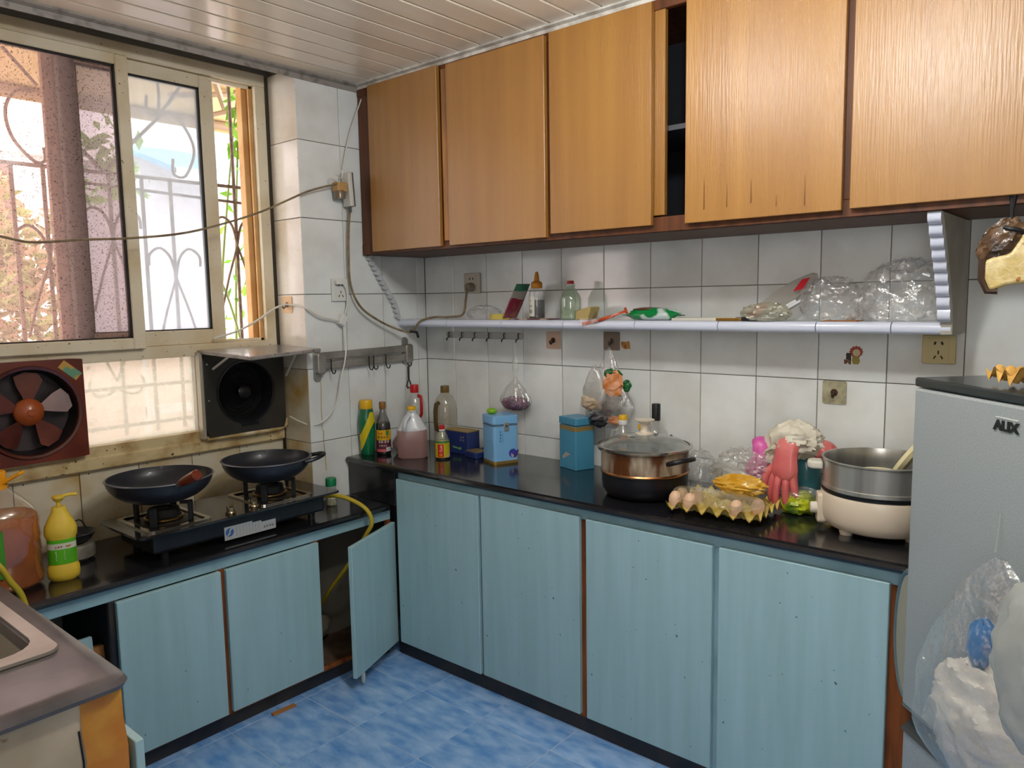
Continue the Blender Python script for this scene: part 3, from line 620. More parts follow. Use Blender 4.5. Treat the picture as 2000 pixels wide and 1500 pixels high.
P(sh, MB().prism(poly, -2.181, -2.152, lambda u, v, d: (u, d, v)), 'bracket_panel', mat('bracket_plaster', '#aaa69c', .8, col2='#9b968b', scale=8), .002)

# ================================================================== fridge
FE = Vector((-.70, -2.214)); FA = math.radians(46.6)
fr = thing('refrigerator', 'silver grey refrigerator with an AUX badge standing at the right edge', 'refrigerator', (FE.x, FE.y, 0), FA+PI)   # local +x runs along the front towards the viewer, +y into the body... see below
# local frame: x along the front (away from the left edge), y = outward normal is -y
FW, FD = .52, .50
silver = mat('fridge_silver', '#a0a7a8', .42, .2, col2='#989fa0', scale=300, lo=.45, hi=.55)
fgrey = mat('fridge_side', '#6f7678', .5)
fblack = mat('fridge_black', '#1b1f1f', .3)
def FP(b, n, mt, bv=.004, parent=None): return b.build(n, mt, parent or fr, smooth=False, bevel=bv, seg=2)
FP(MB().bb(.01, FW-.01, .05, FD, .03, 1.255), 'body', fgrey)
FP(MB().bb(-.001, FW+.001, .0, FD+.005, 1.256, 1.275), 'top_panel', mat('fridge_top', '#2c3232', .25, coat=.5))
FP(MB().bb(0, FW, 0, .048, .562, 1.254), 'upper_door', silver, .006)
FP(MB().bb(0, FW, .005, .048, .04, .505), 'lower_door', silver, .006)
g_ = FP(MB().bb(.002, FW-.002, .022, .05, .505, .562), 'handle_groove', fblack, 0)
FP(MB().prism([(-.0, .562), (.022, .562), (.022, .55), (.004, .556)], .0, FW, lambda a, v, d: (d, a, v)), 'grip_lip', mat('grip_grey', '#77807f', .35, .4), 0)
FP(MB().prism([(.0, .505), (.022, .505), (.022, .522), (.006, .512)], .0, FW, lambda a, v, d: (d, a, v)), 'grip_lip', mat('grip_dark', '#3a4042', .35, .2), 0)
for x in (.05, FW-.05): FP(MB().lathe([(.02, 0), (.022, .03)], 12, (x, .1, 0)), 'foot', fblack, 0)
def text(s, size, mt, parent, M_, name='lettering', ext=.0006, off=.0, shear=0., sx=1.):
    cu = bpy.data.curves.new(name, 'FONT'); cu.body = s; cu.size = size; cu.extrude = ext; cu.offset = off; cu.align_x = 'CENTER'; cu.align_y = 'CENTER'; cu.shear = shear
    o = bpy.data.objects.new(name, cu); COL.objects.link(o); dg = bpy.context.evaluated_depsgraph_get(); me = bpy.data.meshes.new_from_object(o.evaluated_get(dg)); bpy.data.objects.remove(o)
    o = bpy.data.objects.new(name, me); me.materials.append(mt); COL.objects.link(o); o.parent = parent; o.matrix_local = M_ @ Matrix.Diagonal((sx, 1, 1, 1)); return o
text('AUX', .024, mat('logo_black', '#1d231f', .4), fr, Matrix.Translation((.258, -.0015, 1.213)) @ Matrix.Rotation(PI/2, 4, 'X'), ext=.001, off=.0012, sx=1.12)
FP(MB().bb(.232, .284, -.001, 0, 1.2265, 1.2285), 'badge_edge', mat('badge', '#c5cbc6', .4), 0)

# ================================================================== gas stove
blk = mat('stove_black', '#14161c', .35, col2='#1d2026', scale=20)
st = thing('gas_stove', 'black glass top two burner gas stove on the low worktop', 'stove', (-1.075, -.085, .6355))
def SP(b, n, mt, bv=.003, par=None, smooth=False): return b.build(n, mt, par or st, smooth=smooth, bevel=bv, seg=2)
SP(MB().prism(rrect(.76, .31, .02), .09, .0985), 'glass_top', mat('stove_glass', '#17181b', .12, spec=.6, coat=.4, col2='#3a3632', scale=7, lo=.5, hi=.8), .0015)
SP(MB().bb(-.325, .325, -.125, .12, .025, .09), 'body', blk, .01)
for x in (-.28, .28):
    for y in (-.1, .1): SP(MB().lathe([(.012, 0), (.014, .025)], 10, (x, y, 0)), 'foot', blk, 0)
chrome = mat('chrome', '#c9c4bc', .18, 1.)
brass = mat('burner_brass', '#b9955a', .3, 1.)
cast = mat('cast_iron', '#1b1c20', .6, bump=.1, bscale=80)
for bx in (-.23, .17):
    by = -.003
    t = MB(); po, pi_ = rrect(.215, .25, .02, 4), rrect(.185, .22, .015, 4); k = len(po)
    lay = [(po, .099), (po, .104), (pi_, .104), (pi_, .1)]
    t.add([(x+bx, y+by, z) for l, z in lay for x, y in l], [(i*k+j, i*k+(j+1) % k, (i+1)*k+(j+1) % k, (i+1)*k+j) for i in range(3) for j in range(k)])
    tr = SP(t, 'drip_tray', chrome, 0)
    SP(MB().lathe([(.09, .0995), (.085, .1015), (.055, .103)], 28, (bx, by, 0), caps=False), 'pan_disc', mat('tray_disc', '#3c3833', .4, .6), 0, smooth=True)
    bu = SP(MB().lathe([(.052, .102), (.056, .106), (.056, .113), (.05, .117), (.05, .135), (.047, .141), (.03, .143), (.03, .139), (.001, .139)], 28, (bx, by, 0)), 'burner', cast, 0, smooth=True)
    SP(MB().lathe([(.0565, .106), (.062, .108), (.062, .113), (.0565, .115)], 28, (bx, by, 0), caps=False), 'brass_ring', brass, 0, par=bu, smooth=True)
    for a in (45, 135, 225, 315):
        ca, sa = math.cos(math.radians(a)), math.sin(math.radians(a)); R_ = Matrix.Rotation(math.radians(a), 3, 'Z')
        o = MB(); 
        o.box((bx+ca*.088, by+sa*.088, .131), (.012, .022, .065), R_); o.box((bx+ca*.072, by+sa*.072, .158), (.035, .012, .011), R_)
        SP(o, 'pan_support', cast, .002)
for x, y in ((-.05, -.11), (.045, -.098)):
    kn = SP(MB().lathe([(.017, .0985), (.018, .103), (.016, .107), (.013, .109), (.013, .12), (.0, .122)], 18, (x, y, 0)), 'knob', mat('knob_gold', '#a99a7c', .25, .9), 0, smooth=True)
    SP(MB().box((x, y, .122), (.034, .01, .014), Matrix.Rotation(.5, 3, 'Z')), 'knob_grip', mat('knob_gold', '#a99a7c', .25, .9), .002, kn)
sti = SP(MB().prism([(-.085, .012), (.112, .012), (.112, .046), (.055, .046), (.055, .052), (.02, .052), (.02, .058), (-.085, .058)], -.1262, -.125, lambda u, v, d: (u, d, v)), 'sticker', mat('sticker_grey', '#a4a8ab', .5), 0)
f_ = lambda u, v: (u, -.1266, v)
SP(MB().add([f_(-.066+.015*math.cos(a*PI/10), .038+.015*math.sin(a*PI/10)) for a in range(20)], [tuple(range(20))]), 'emblem', mat('emblem_blue', '#2f5e9c', .5), 0, sti)
SP(MB().tube([(-.058, -.127, .050), (-.066, -.127, .044), (-.066, -.127, .035), (-.074, -.127, .028)], .0032, 6), 'emblem_stroke', mat('sticker_grey', '#a4a8ab', .5), 0, sti)
pb_ = MB()
for r_ in range(6):
    for cc_ in range(8): glyphs(pb_, -.042+.012*cc_, .018+.006*r_, .0045, r_*11+cc_, f_, 4, .15)
for cc_ in range(4): glyphs(pb_, .062+.011*cc_, .022, .009, 90+cc_, f_, 6, .18)
SP(pb_, 'fine_print', mat('print_grey', '#5c6066', .6), 0, sti)

# ------------------------------------------------------------------ woks
wokm = mat('wok_nonstick', '#22242c', .38, spec=.5, coat=.15, bump=.03, bscale=200)
wokr = mat('wok_rim', '#6f7078', .35, .6)
def wok(label, pos, R, depth):
    w = thing('wok', label, 'wok', pos)
    prof = [(.001, 0), (.035, .001)]+[(.035+(R-.035)*math.sin(t*PI/2*.98)**1.0, .001+(depth-.001)*(1-math.cos(t*PI/2))**1.0) for t in (.15, .3, .45, .6, .75, .88, 1)]
    inner = [(r-.004, z+.004) for r, z in reversed(prof[2:])]+[(.03, .006), (.001, .006)]
    MB().lathe(prof+[(R+.002, depth+.001), (R-.001, depth+.003)]+inner, 48, caps=False).build('bowl', wokm, w)
    MB().lathe([(R+.001, depth-.001), (R+.004, depth+.001), (R+.002, depth+.0035), (R-.003, depth+.0028)], 48, caps=False).build('rim', wokr, w)
    return w
w1 = wok('black wok with a wooden handle on the left burner', (-1.308, -.085, .7995), .165, .083)
a = math.radians(-98); d = Vector((math.cos(a), math.sin(a), 0)); q0 = d*.160+Vector((0, 0, .079))
h = Vector((math.cos(math.radians(-84)), math.sin(math.radians(-84)), .42)).normalized()
MB().tube([q0-d*.004-Vector((0,0,.012)), q0+d*.01+Vector((0,0,.002)), q0+h*.04], .009, 8, flat=.5).build('handle_neck', wokr, w1)
MB().tube([q0+h*.035, q0+h*.05, q0+h*.10, q0+h*.128, q0+h*.134], [.012, .0145, .0165, .0175, .012], 14).build('handle', mat('handle_wood', '#7a2f16', .3, col2='#5a1d0c', scale=20, coat=.4), w1)
w2 = wok('black wok with a loop ear handle on the right burner', (-.925, -.11, .7995), .158, .082)
pts = []
for i in range(13):
    t = i/12; a = math.radians(-66+46*t); rr = .160+.048*math.sin(PI*t)**.7; pts.append((rr*math.cos(a), rr*math.sin(a), .076+.014*math.sin(PI*t)))
MB().tube(pts, .0075, 8).build('handle', mat('handle_black', '#121318', .4), w2)

# ------------------------------------------------------------------ exhaust fans
brn = mat('fan_brown', '#6b2a17', .35, col2='#4e1a0d', scale=6, coat=.3)
f1 = thing('exhaust_fan', 'brown plastic exhaust fan with bare blades left of the glass pane', 'fan', (-1.595, .183, 1.112))
def fplate(mt, root, hw, hh, R, t=.03, y0=0., name='front_plate'):
    """square plate with a round opening, facing -y"""
    n = 48; b = MB(); o = rrect(2*hw, 2*hh, .012, 3)
    sq = []
    for i in range(n):
        a = 2*PI*i/n; ca, sa = math.cos(a), math.sin(a); s_ = min(hw/max(abs(ca), 1e-6), hh/max(abs(sa), 1e-6)); sq.append((ca*s_, sa*s_))
    ci = [(R*math.cos(2*PI*i/n), R*math.sin(2*PI*i/n)) for i in range(n)]
    vs = [(u, y0, v) for u, v in sq]+[(u, y0-t, v) for u, v in sq]+[(u, y0-t, v) for u, v in ci]+[(u, y0+.0, v) for u, v in ci]
    fs = [(r_*n+i, r_*n+(i+1) % n, (r_+1)*n+(i+1) % n, (r_+1)*n+i) for r_ in range(3) for i in range(n)]
    return b.add(vs, fs).build(name, mt, root, bevel=0, ang=30)
fplate(brn, f1, .163, .166, .138)
RX = Matrix.Rotation(PI/2, 3, 'X')
MB().lathe([(.137, .028), (.14, .036), (.148, .038), (.152, .030)], 48, tf=RX, caps=False).build('ring', mat('fan_ring', '#4a1c12', .2, coat=.6), f1)
MB().lathe([(.137, .03), (.13, -.03)], 40, tf=RX, caps=False).build('shroud', mat('fan_dark', '#191014', .6), f1)
MB().lathe([(.001, -.032), (.135, -.03)], 40, tf=RX).build('shutter', mat('fan_shutter', '#241a1c', .4, col2='#3c3436', scale=9), f1)
MB().lathe([(.044, -.005), (.045, .006), (.042, .012), (.02, .024), (.011, .027), (.01, .03), (.001, .03)], 24, tf=RX).build('hub', mat('fan_hub', '#9a4a22', .3, coat=.3), f1)
for k in range(5):
    a0 = 2*PI*k/5+.35; poly = []
    for r_, da in ((.038, -.30), (.07, -.42), (.11, -.45), (.128, -.30), (.13, .0), (.122, .25), (.09, .28), (.05, .22), (.036, .2)): poly.append((r_, a0+da, da))
    vs = [(r_*math.cos(a_), -.004+da*.022, r_*math.sin(a_)) for r_, a_, da in poly]; n = len(vs)
    vs2 = [(x, y+.003, z) for x, y, z in vs]
    MB().add(vs+vs2, [tuple(range(n)), tuple(reversed(range(n, 2*n)))]+[(i, (i+1) % n, n+(i+1) % n, n+i) for i in range(n)]).build('blade', mat('fan_blade', '#6a3426', .35, col2='#4a2018', scale=9), f1)
eb = MB().box((.122, -.0315, .128), (.07, .002, .03), Matrix.Rotation(math.radians(42), 3, 'Y')).build('energy_label', mat('label_amber', '#b98a3c', .4, col2='#5c8a70', scale=30, lo=.45, hi=.55), f1)
fk = mat('fan2_black', '#2c2a26', .4, col2='#3d382f', scale=8, lo=.4, hi=.8)
f2 = thing('exhaust_fan', 'black exhaust fan with its flap propped open beside the reveal', 'fan', (-.84, .183, 1.104))
fplate(fk, f2, .172, .162, .118, .035)
MB().lathe([(.117, .033), (.12, .037), (.126, .037), (.129, .031)], 48, tf=RX, caps=False).build('ring', mat('fan2_dark', '#101114', .3, coat=.3), f2)
MB().lathe([(.118, .034), (.112, -.05)], 40, tf=RX, caps=False).build('shroud', mat('fan2_matt', '#0b0c10', .75), f2)
MB().lathe([(.001, -.055), (.114, -.052)], 40, tf=RX).build('shutter', mat('fan2_matt', '#0b0c10', .75), f2)
for r_ in (.03, .045, .06, .075, .09): MB().lathe([(r_-.002, -.01), (r_, -.006), (r_+.002, -.01)], 36, tf=RX, caps=False).build('guard_ring', mat('fan2_matt', '#0b0c10', .75), f2)
MB().lathe([(.028, .0), (.028, .022), (.02, .028), (.001, .03)], 20, tf=RX).build('hub', mat('fan2_dark', '#101114', .3), f2)
MB().bb(-.03, .045, -.038, -.034, -.135, -.122).build('name_plate', mat('fan2_dark', '#101114', .3), f2)
MB().bb(-.185, -.172, -.028, .0, -.165, .165).build('side_flange', mat('flange', '#b9b2a2', .35, .5), f2)
for z in (.12, -.02): MB().lathe([(.004, .035), (.004, .038), (.001, .039)], 8, (-.16, 0, z), tf=RX).build('screw', chrome, f2)
flap_m = mat('flap_grey', '#8d8784', .3, col2='#6f6862', scale=12, lo=.45, hi=.7, specks=(120, .66, '#3d332c'), coat=.3)
fl = [(-.178, .0, .174), (.184, .0, .176), (.182, -.285, .168), (-.18, -.385, .163)]
MB().add([(x, y, z) for x, y, z in fl]+[(x, y, z-.014) for x, y, z in fl], [(0,1,2,3),(7,6,5,4),(0,4,5,1),(1,5,6,2),(2,6,7,3),(3,7,4,0)]).build('flap', flap_m, f2, smooth=False, bevel=.004)
MB().tube([(-.135, -.034, .10), (-.11, -.12, .152)], .005, 8).build('stay', mat('stay_white', '#d2ccc0', .5), f2)
MB().tube([(.172, -.05, .05), (.155, -.16, .155)], .005, 8).build('stay', mat('stay_white', '#d2ccc0', .5), f2)
MB().tube(spline([(-.17, -.02, -.166), (0, -.03, -.168), (.16, -.025, -.164), (.178, -.02, -.13)], 6), .009, 8).build('sealant', mat('sealant', '#cfc2a2', .7, col2='#a58a52', scale=20), f2)

# ------------------------------------------------------------------ small things on the walls
ivory = mat('socket_white', '#d3d3ce', .35); slot = mat('slot_dark', '#1d1b18', .7); yel_iv = mat('socket_yellowed', '#c2b183', .4)
def socket(label, M_, w, h, mt, two=True, pins=True):
    s = thing('wall_socket', label, 'socket'); s.matrix_world = M_      # local: x right, z up, -y out of the wall
    MB().bb(-w/2, w/2, -.009, 0, -h/2, h/2).build('plate', mt, s, smooth=False, bevel=.003)
    MB().bb(-w*.3, w*.3, -.0105, -.009, -h*.42, h*.42).build('insert', mt, s, smooth=False, bevel=.001)
    if two:
        b = MB()
        for dx, dz, rot in ((-.009, h*.22, .35), (.009, h*.22, -.35)): b.box((dx, -.0108, dz), (.005, .0012, .009), Matrix.Rotation(rot, 3, 'Y'))
        for dx, dz, rot in ((0, -h*.1, 0), (-.009, -h*.27, .5), (.009, -h*.27, -.5)): b.box((dx, -.0108, dz), (.0035, .0012, .010), Matrix.Rotation(rot, 3, 'Y'))
        b.build('slots', slot, s, smooth=False)
    return s
def onwall(x, y, z, side):
    return Matrix.Translation((x, y, z)) @ Matrix.Rotation(0 if side == 'B' else -PI/2, 4, 'Z')
socket('yellowed wall socket below the right end of the shelf', onwall(-.0015, -2.119, 1.288, 'R'), .086, .082, yel_iv)
s2 = socket('white wall socket above the left part of the shelf', onwall(-.0015, -.305, 1.522, 'R'), .095, .088, mat('socket_aged', '#b3ada0', .4))
s3 = socket('white wall socket on the pier with a small plug', onwall(-.485, -.0015, 1.5, 'B'), .084, .092, ivory)
wcable = mat('cable_white', '#d5d2c8', .45); bcable = mat('cable_brown', '#86765a', .5, col2='#6b5a42', scale=30)
pg = thing('power_plug', 'brown plug in the socket above the shelf with its cord', 'plug', (-.012, -.308, 1.505))
MB().lathe([(.019, 0), (.02, .01), (.017, .03), (.010, .035)], 16, tf=Matrix.Rotation(-PI/2, 3, 'Y')).build('body', mat('plug_brown', '#7c7468', .3, coat=.5), pg)
# extension cord: from the plug across the shelf edge up to the strip
tag(MB().tube(spline([(-.045, -.31, 1.50), (-.06, -.315, 1.45), (-.075, -.31, 1.39), (-.11, -.26, 1.379), (-.15, -.21, 1.379), (-.182, -.155, 1.362), (-.186, -.12, 1.325), (-.19, -.085, 1.315), (-.24, -.05, 1.335), (-.32, -.04, 1.372), (-.405, -.035, 1.43), (-.448, -.03, 1.52), (-.452, -.03, 1.65), (-.445, -.03, 1.76), (-.436, -.032, 1.835)], 8), .0048, 8).build('extension_cord', bcable), 'brown extension cord running from the power strip down to the shelf', 'cord')
tag(MB().tube([(-.19, -.10, 1.318), (-.18, -.13, 1.316), (-.19, -.15, 1.295)], .006, 6).tube([(-.185, -.135, 1.314), (-.205, -.115, 1.32)], .005, 6).build('cord_tie', mat('tie_black', '#16171a', .5)), 'black tie knotted round the extension cord at the shelf', 'tie')
ps = thing('power_strip', 'grey power strip hanging on the pier by the cabinet', 'power strip', (-.448, -.035, 1.905))
MB().box((0, 0, 0), (.02, .05, .135), Matrix.Rotation(-.06, 3, 'Y')).build('case', mat('strip_white', '#c4c2ba', .4), ps, smooth=False, bevel=.004)
MB().box((.012, 0, 0), (.008, .05, .135), Matrix.Rotation(-.06, 3, 'Y')).build('face', mat('strip_dark', '#4b4b4d', .5), ps, smooth=False, bevel=.002)
MB().tube([(.006, -.0, -.068), (.01, .0, -.09)], .006, 8).build('strain_relief', mat('strip_dark', '#4b4b4d', .5), ps)
ad = thing('adapter', 'brown plug adapter stuck on the side of the power strip', 'adapter', (-.493, -.035, 1.905))
MB().bb(-.018, .03, -.02, .02, -.012, .025).build('case', mat('adapter_tan', '#b08a56', .4), ad, smooth=False, bevel=.004)
MB().lathe([(.022, -.035), (.024, -.01), (.02, .0), (.001, .0)], 16, (.004, 0, -.005)).build('bulge', mat('adapter_brown', '#6b5a44', .3, coat=.5), ad)
MB().tube(spline([(-.012, -.02, .02), (-.05, -.03, .035), (-.04, -.03, .05), (.0, -.02, .04), (.01, -.02, .07)], 6), .0022, 6).build('tie_wire', mat('tie_clear', '#d6d3ca', .4), ad)
tag(MB().tube(spline([(-2.15, .0, 1.80), (-1.9, .0, 1.71), (-1.67, .02, 1.657), (-1.589, .02, 1.645), (-1.458, .02, 1.659), (-1.299, .02, 1.672), (-1.122, .02, 1.698), (-.966, .01, 1.742), (-.82, -.02, 1.797), (-.65, -.04, 1.877), (-.53, -.045, 1.915), (-.5, -.04, 1.92)], 8), .0038, 8).build('hanging_wire', bcable), 'brown wire strung across the window to the power strip', 'wire')
tag(MB().tube(spline([(-.338, -.03, 2.318), (-.414, -.02, 2.137), (-.455, -.015, 1.99)], 8), .0025, 6).build('thin_cable', wcable), 'thin white wire from the ceiling corner to the power strip', 'wire')
p3 = thing('power_plug', 'small white plug in the pier socket', 'plug', (-.495, -.013, 1.53))
MB().bb(-.022, .012, -.02, 0, -.008, .008).build('body', ivory, p3, smooth=False, bevel=.003)
tag(MB().tube(spline([(-.486, -.022, 1.53), (-.465, -.025, 1.50), (-.462, -.02, 1.44), (-.47, -.015, 1.40), (-.483, -.02, 1.35), (-.50, -.05, 1.25), (-.525, -.05, 1.15), (-.545, -.04, 1.05), (-.59, -.03, .985), (-.635, .0, .955), (-.66, .05, .965), (-.668, .12, .985)], 8), .0032, 8).build('fan_cable', wcable), 'white cable hanging from the pier socket to the black fan', 'cable')
p4_ = thing('cable_clip', 'white inline switch block on the cable below the pier socket', 'switch', (-.487, -.0, 1.376))
MB().box((0, -.015, 0), (.03, .03, .045), Matrix.Rotation(.5, 3, 'Y')).build('case', ivory, p4_, smooth=False, bevel=.004)
tag(MB().tube(spline([(-.95, .17, 1.32), (-.879, .12, 1.346), (-.80, .11, 1.384), (-.73, .10, 1.428), (-.675, .11, 1.443), (-.658, .09, 1.442), (-.655, .03, 1.437), (-.65, -.015, 1.425), (-.60, -.02, 1.395), (-.55, -.02, 1.383), (-.505, -.02, 1.375)], 8), .004, 8).build('white_cord', wcable), 'white cord from the open window round the reveal to the pier', 'cord')
def hookplate(label, pos, side, w, h, mt, hookm, film_=False):
    o = thing('adhesive_hook', label, 'hook'); o.matrix_world = onwall(*pos, side)
    MB().prism(rrect(w, h, .006, 3), -.0025, 0, lambda u, v, d: (u, d, v)).build('plate', mt, o, smooth=False)
    MB().tube(spline([(0, -.003, .008), (0, -.008, .004), (0, -.01, -.006), (0, -.018, -.014), (0, -.024, -.008), (0, -.024, 0)], 5), .003, 8).build('hook', hookm, o)
    MB().lathe([(.011, 0), (.011, .004), (.001, .006)], 14, tf=RX).build('boss', hookm, o)
    return o
hm = mat('hook_metal', '#6d665c', .3, .9)
hookplate('peach square adhesive hook on the window reveal', (XR-.0015, .118, 1.443), 'R', .066, .068, mat('plate_peach', '#dcb48a', .5), hm)
hookplate('beige square adhesive hook near the small hook rail', (-.0015, -.742, 1.284), 'R', .072, .07, mat('plate_beige', '#cfae98', .5), mat('hook_bronze', '#4a3226', .4, .5))
hookplate('brown square adhesive hook carrying the mixed bag', (-.0015, -1.018, 1.287), 'R', .072, .07, mat('plate_brown', '#7a6a5c', .5), hm)
hookplate('clear square adhesive hook below the figure sticker', (-.0015, -1.835, 1.146), 'R', .072, .072, mat('plate_clear', '#b9b294', .15, .2, col2='#8f8a72', scale=30), mat('hook_bronze', '#4a3226', .4, .5))
# metal rail with hooks on the pier
satin = mat('rail_satin', '#a9a7a2', .35, .75, col2='#8f8b84', scale=12)
ra = thing('hook_rail', 'steel double bar hook rail on the pier', 'rail', (-.37, 0, 1.215))
MB().box((0, -.022, .022), (.48, .01, .03), Matrix.Rotation(-.012, 3, 'Y')).build('bar', satin, ra, smooth=False, bevel=.003)
MB().box((0, -.018, -.018), (.48, .008, .034), Matrix.Rotation(-.012, 3, 'Y')).build('bar', satin, ra, smooth=False, bevel=.003)
for x, dz in ((-.237, -.01), (.235, .0)):
    MB().prism(rrect(.04, .085, .012, 4, x, dz), -.034, -.001, lambda u, v, d: (u, d, v)).build('end_bracket', satin, ra, bevel=.004)
    MB().prism(rrect(.036, .125, .016, 4, x-.004, dz+(-.012 if x < 0 else .012)), -.006, -.0005, lambda u, v, d: (u, d, v)).build('wall_plate', satin, ra, bevel=.001)
for x in (-.19, .005, .03, .098, .222):
    MB().tube([(x, -.026, .004), (x, -.03, -.002), (x, -.028, -.03)]+[(x, -.034+yy, -.03+zz) for yy, zz in [(0.004, -.012), (-.002, -.022), (-.012, -.024), (-.02, -.018), (-.022, -.008)]], .0026, 7).build('hook', mat('hook_dark', '#45423e', .3, .9), ra)
bo = thing('bottle_opener', 'dark metal bottle opener hanging from the hook rail', 'opener', (-.150, -.036, 1.16))
MB().tube([(0, 0, .0), (0, 0, -.06)], .006, 8, flat=.5).build('handle', mat('opener_dark', '#4b4039', .3, .8), bo)
MB().tube([(x, 0, z-.085) for x, z in [(0, .025), (-.006, .018), (-.012, -.002), (-.009, -.012), (.009, -.012), (.012, -.002), (.006, .018)]], .0035, 7, closed=True).build('loop', mat('opener_dark', '#4b4039', .3, .8), bo)
# small rail under the shelf
rb = thing('hook_rail', 'small clear backed hook rail with six hooks under the shelf', 'rail', (0, -.36, 1.297))
MB().prism(rrect(.45, .028, .013, 4), -.004, -.001, lambda u, v, d: (d, u, v)).build('back_strip', mat('rail_clear', '#a9a8a6', .2, .3), rb, bevel=.001)
for px in (-.157, -.237, -.315, -.397, -.484, -.563):
    y0 = px+.36
    MB().tube([(-.006, y0, .012), (-.012, y0, .004), (-.008, y0, -.012)]+[(-.012-.012*math.sin(t), y0, -.018-.010*(1-math.cos(t))*.9+.006) for t in (0.3, .8, 1.4, 2.0)]+[(-.026, y0, -.016)], .0026, 7).build('hook', mat('hook_dark', '#45423e', .3, .9), rb)
# stickers on the tiles
def sticker_poly(root, poly, mt, d, name='shape'): return MB().prism(poly, -.001-d, -.0012-d, lambda u, v, dd: (dd, -u, v)).build(name, mt, root, smooth=False)
stk = thing('tile_sticker', 'small sticker of a red haired doll figure on the tile', 'sticker', (0, -1.887, 1.262))
sticker_poly(stk, [(.008+(.019+.0018*math.cos(12*t*2*PI/48))*math.cos(t*2*PI/48), .012+(.017+.0018*math.cos(12*t*2*PI/48))*math.sin(t*2*PI/48)) for t in range(48)], mat('stk_red', '#9c4030', .5), 0)
sticker_poly(stk, arc(.009, .009, .011, 0, 360, 20)[:-1], mat('stk_cream', '#c2b08a', .5), .0004)
sticker_poly(stk, [(-.002, -.003), (.016, -.003), (.02, -.016), (.016, -.026), (.0, -.026), (-.004, -.014)], mat('stk_olive', '#94853a', .5), .0003)
sticker_poly(stk, [(-.022, -.002), (-.006, -.002), (-.005, .008), (-.02, .008)], mat('stk_dark', '#3c2f22', .5), .0003)
sticker_poly(stk, [(-.027, -.012), (-.006, -.016), (-.006, -.027), (-.013, -.027), (-.014, -.02), (-.02, -.026), (-.026, -.026)], mat('stk_brown', '#6e4a26', .5), .0003)
sticker_poly(stk, [(-.02, -.002), (-.006, -.002), (-.006, -.016), (-.022, -.012)], mat('stk_dark', '#3c2f22', .5), .0002)
stk2 = thing('tile_sticker', 'small orange animal face sticker beside the brown hook', 'sticker', (0, -1.078, 1.271))
sticker_poly(stk2, [(-.02, .012), (-.012, .016), (.0, .014), (.014, .018), (.018, .012), (.02, -.004), (.022, -.014), (.014, -.01), (.004, -.014), (-.012, -.01), (-.018, -.002)], mat('stk_orange', '#b5843a', .5, col2='#8f5a22', scale=90), 0)
sticker_poly(stk2, [(-.002, .006), (.004, -.006), (-.008, -.006)], mat('stk_rust', '#8f3f22', .5), .0003)

# ================================================================== bottles and tins
clear_pet = film('clear_plastic', '#cfd2cc', .78, .08, gloss=.6, translucent=.4)
clear_bag = film('clear_bag', '#dcdcd8', .84, .08, gloss=.9, bump=.6, translucent=.5)
milky_bag = film('milky_bag', '#d9d8d3', .38, .2, gloss=.5, bump=.4, translucent=.5)
white_pl = mat('white_plastic', '#c9cacb', .35); red_pl = mat('red_plastic', '#b3151a', .35); yel_pl = mat('yellow_plastic', '#d9a90f', .35)
def bottle(name, label, pos, prof, mt, cat='bottle', n=28, power=2., sx=1., sy=1., rz=0., wall=True, part='body'):
    t = thing(name, label, cat, pos, rz)
    MB().lathe(prof, n, power=power, sx=sx, sy=sy).build(part, mt, t)
    return t
def band(root, prof, mt, name='label', ce=0., half=PI, n=24, parent=None, power=2., sx=1., sy=1.):
    if half >= PI: b = MB().lathe(prof, n, caps=False, power=power, sx=sx, sy=sy)
    else: b = MB().lathe(prof, n, a0=ce-half, a1=ce+half, caps=False, power=power, sx=sx, sy=sy)
    return b.build(name, mt, parent or root)
def cap(root, r, z0, z1, mt, name='cap', ribs=True):
    pr = [(r*.97, z0), (r, z0+.002), (r, z1-.003), (r*.93, z1), (.001, z1)]
    return MB().lathe(pr, 24).build(name, mt, root)
def print_on(root, r, phi, rows, mt, name='lettering', parent=None):
    """rows: (angle offset, z, size, count, seed, vertical?)"""
    b = MB()
    for da, z, s, cnt, seed, vert in rows:
        for k in range(cnt):
            zz = z-(s*1.15*k if vert else 0); aa = da+(0 if vert else s*1.12*k/r)
            glyphs(b, 0, 0, s, seed+k, lambda u, v, aa=aa, zz=zz: (r*math.cos(phi+aa+u/r), r*math.sin(phi+aa+u/r), zz+v), 6, .14)
    return b.build(name, mt, parent or root, smooth=False)
ZR = .8005; ZL = .6355
# green and yellow squeeze bottle
p = (-.400, -.041, ZR); ph = look(*p[:2])
t = bottle('squeeze_bottle', 'green bottle with yellow cap and band at the corner of the worktop', p, [(.026, 0), (.030, .006), (.031, .05), (.035, .11), (.036, .14), (.034, .165), (.029, .19), (.026, .2), (.001, .2)], mat('green_bottle', '#0c6b43', .22, col2='#0a5a37', scale=12, coat=.4))
cap(t, .027, .198, .235, yel_pl)
SQP = [(.026, 0), (.030, .006), (.031, .05), (.035, .11), (.036, .14), (.034, .165), (.029, .19)]
b = MB(); n = 24
vs = []
for i in range(n+1):
    a = ph-1.15+2.3*i/n; t_ = i/n; zc = .115-.06*math.cos(t_*PI)*1.0; hw = .034
    for kz in range(11):
        z = zc-hw+2*hw*kz/10; z = min(max(z, .02), .185); r_ = .0012
        for (ra_, za_), (rb_, zb_) in zip(SQP, SQP[1:]):
            if za_ <= z <= zb_: r_ += ra_+(rb_-ra_)*(z-za_)/(zb_-za_); break
        vs.append((r_*math.cos(a), r_*math.sin(a), z))
b.add(vs, [(i*11+j, i*11+j+1, (i+1)*11+j+1, (i+1)*11+j) for i in range(n) for j in range(10)]).build('label_band', mat('label_yellow', '#c9b512', .4), t)
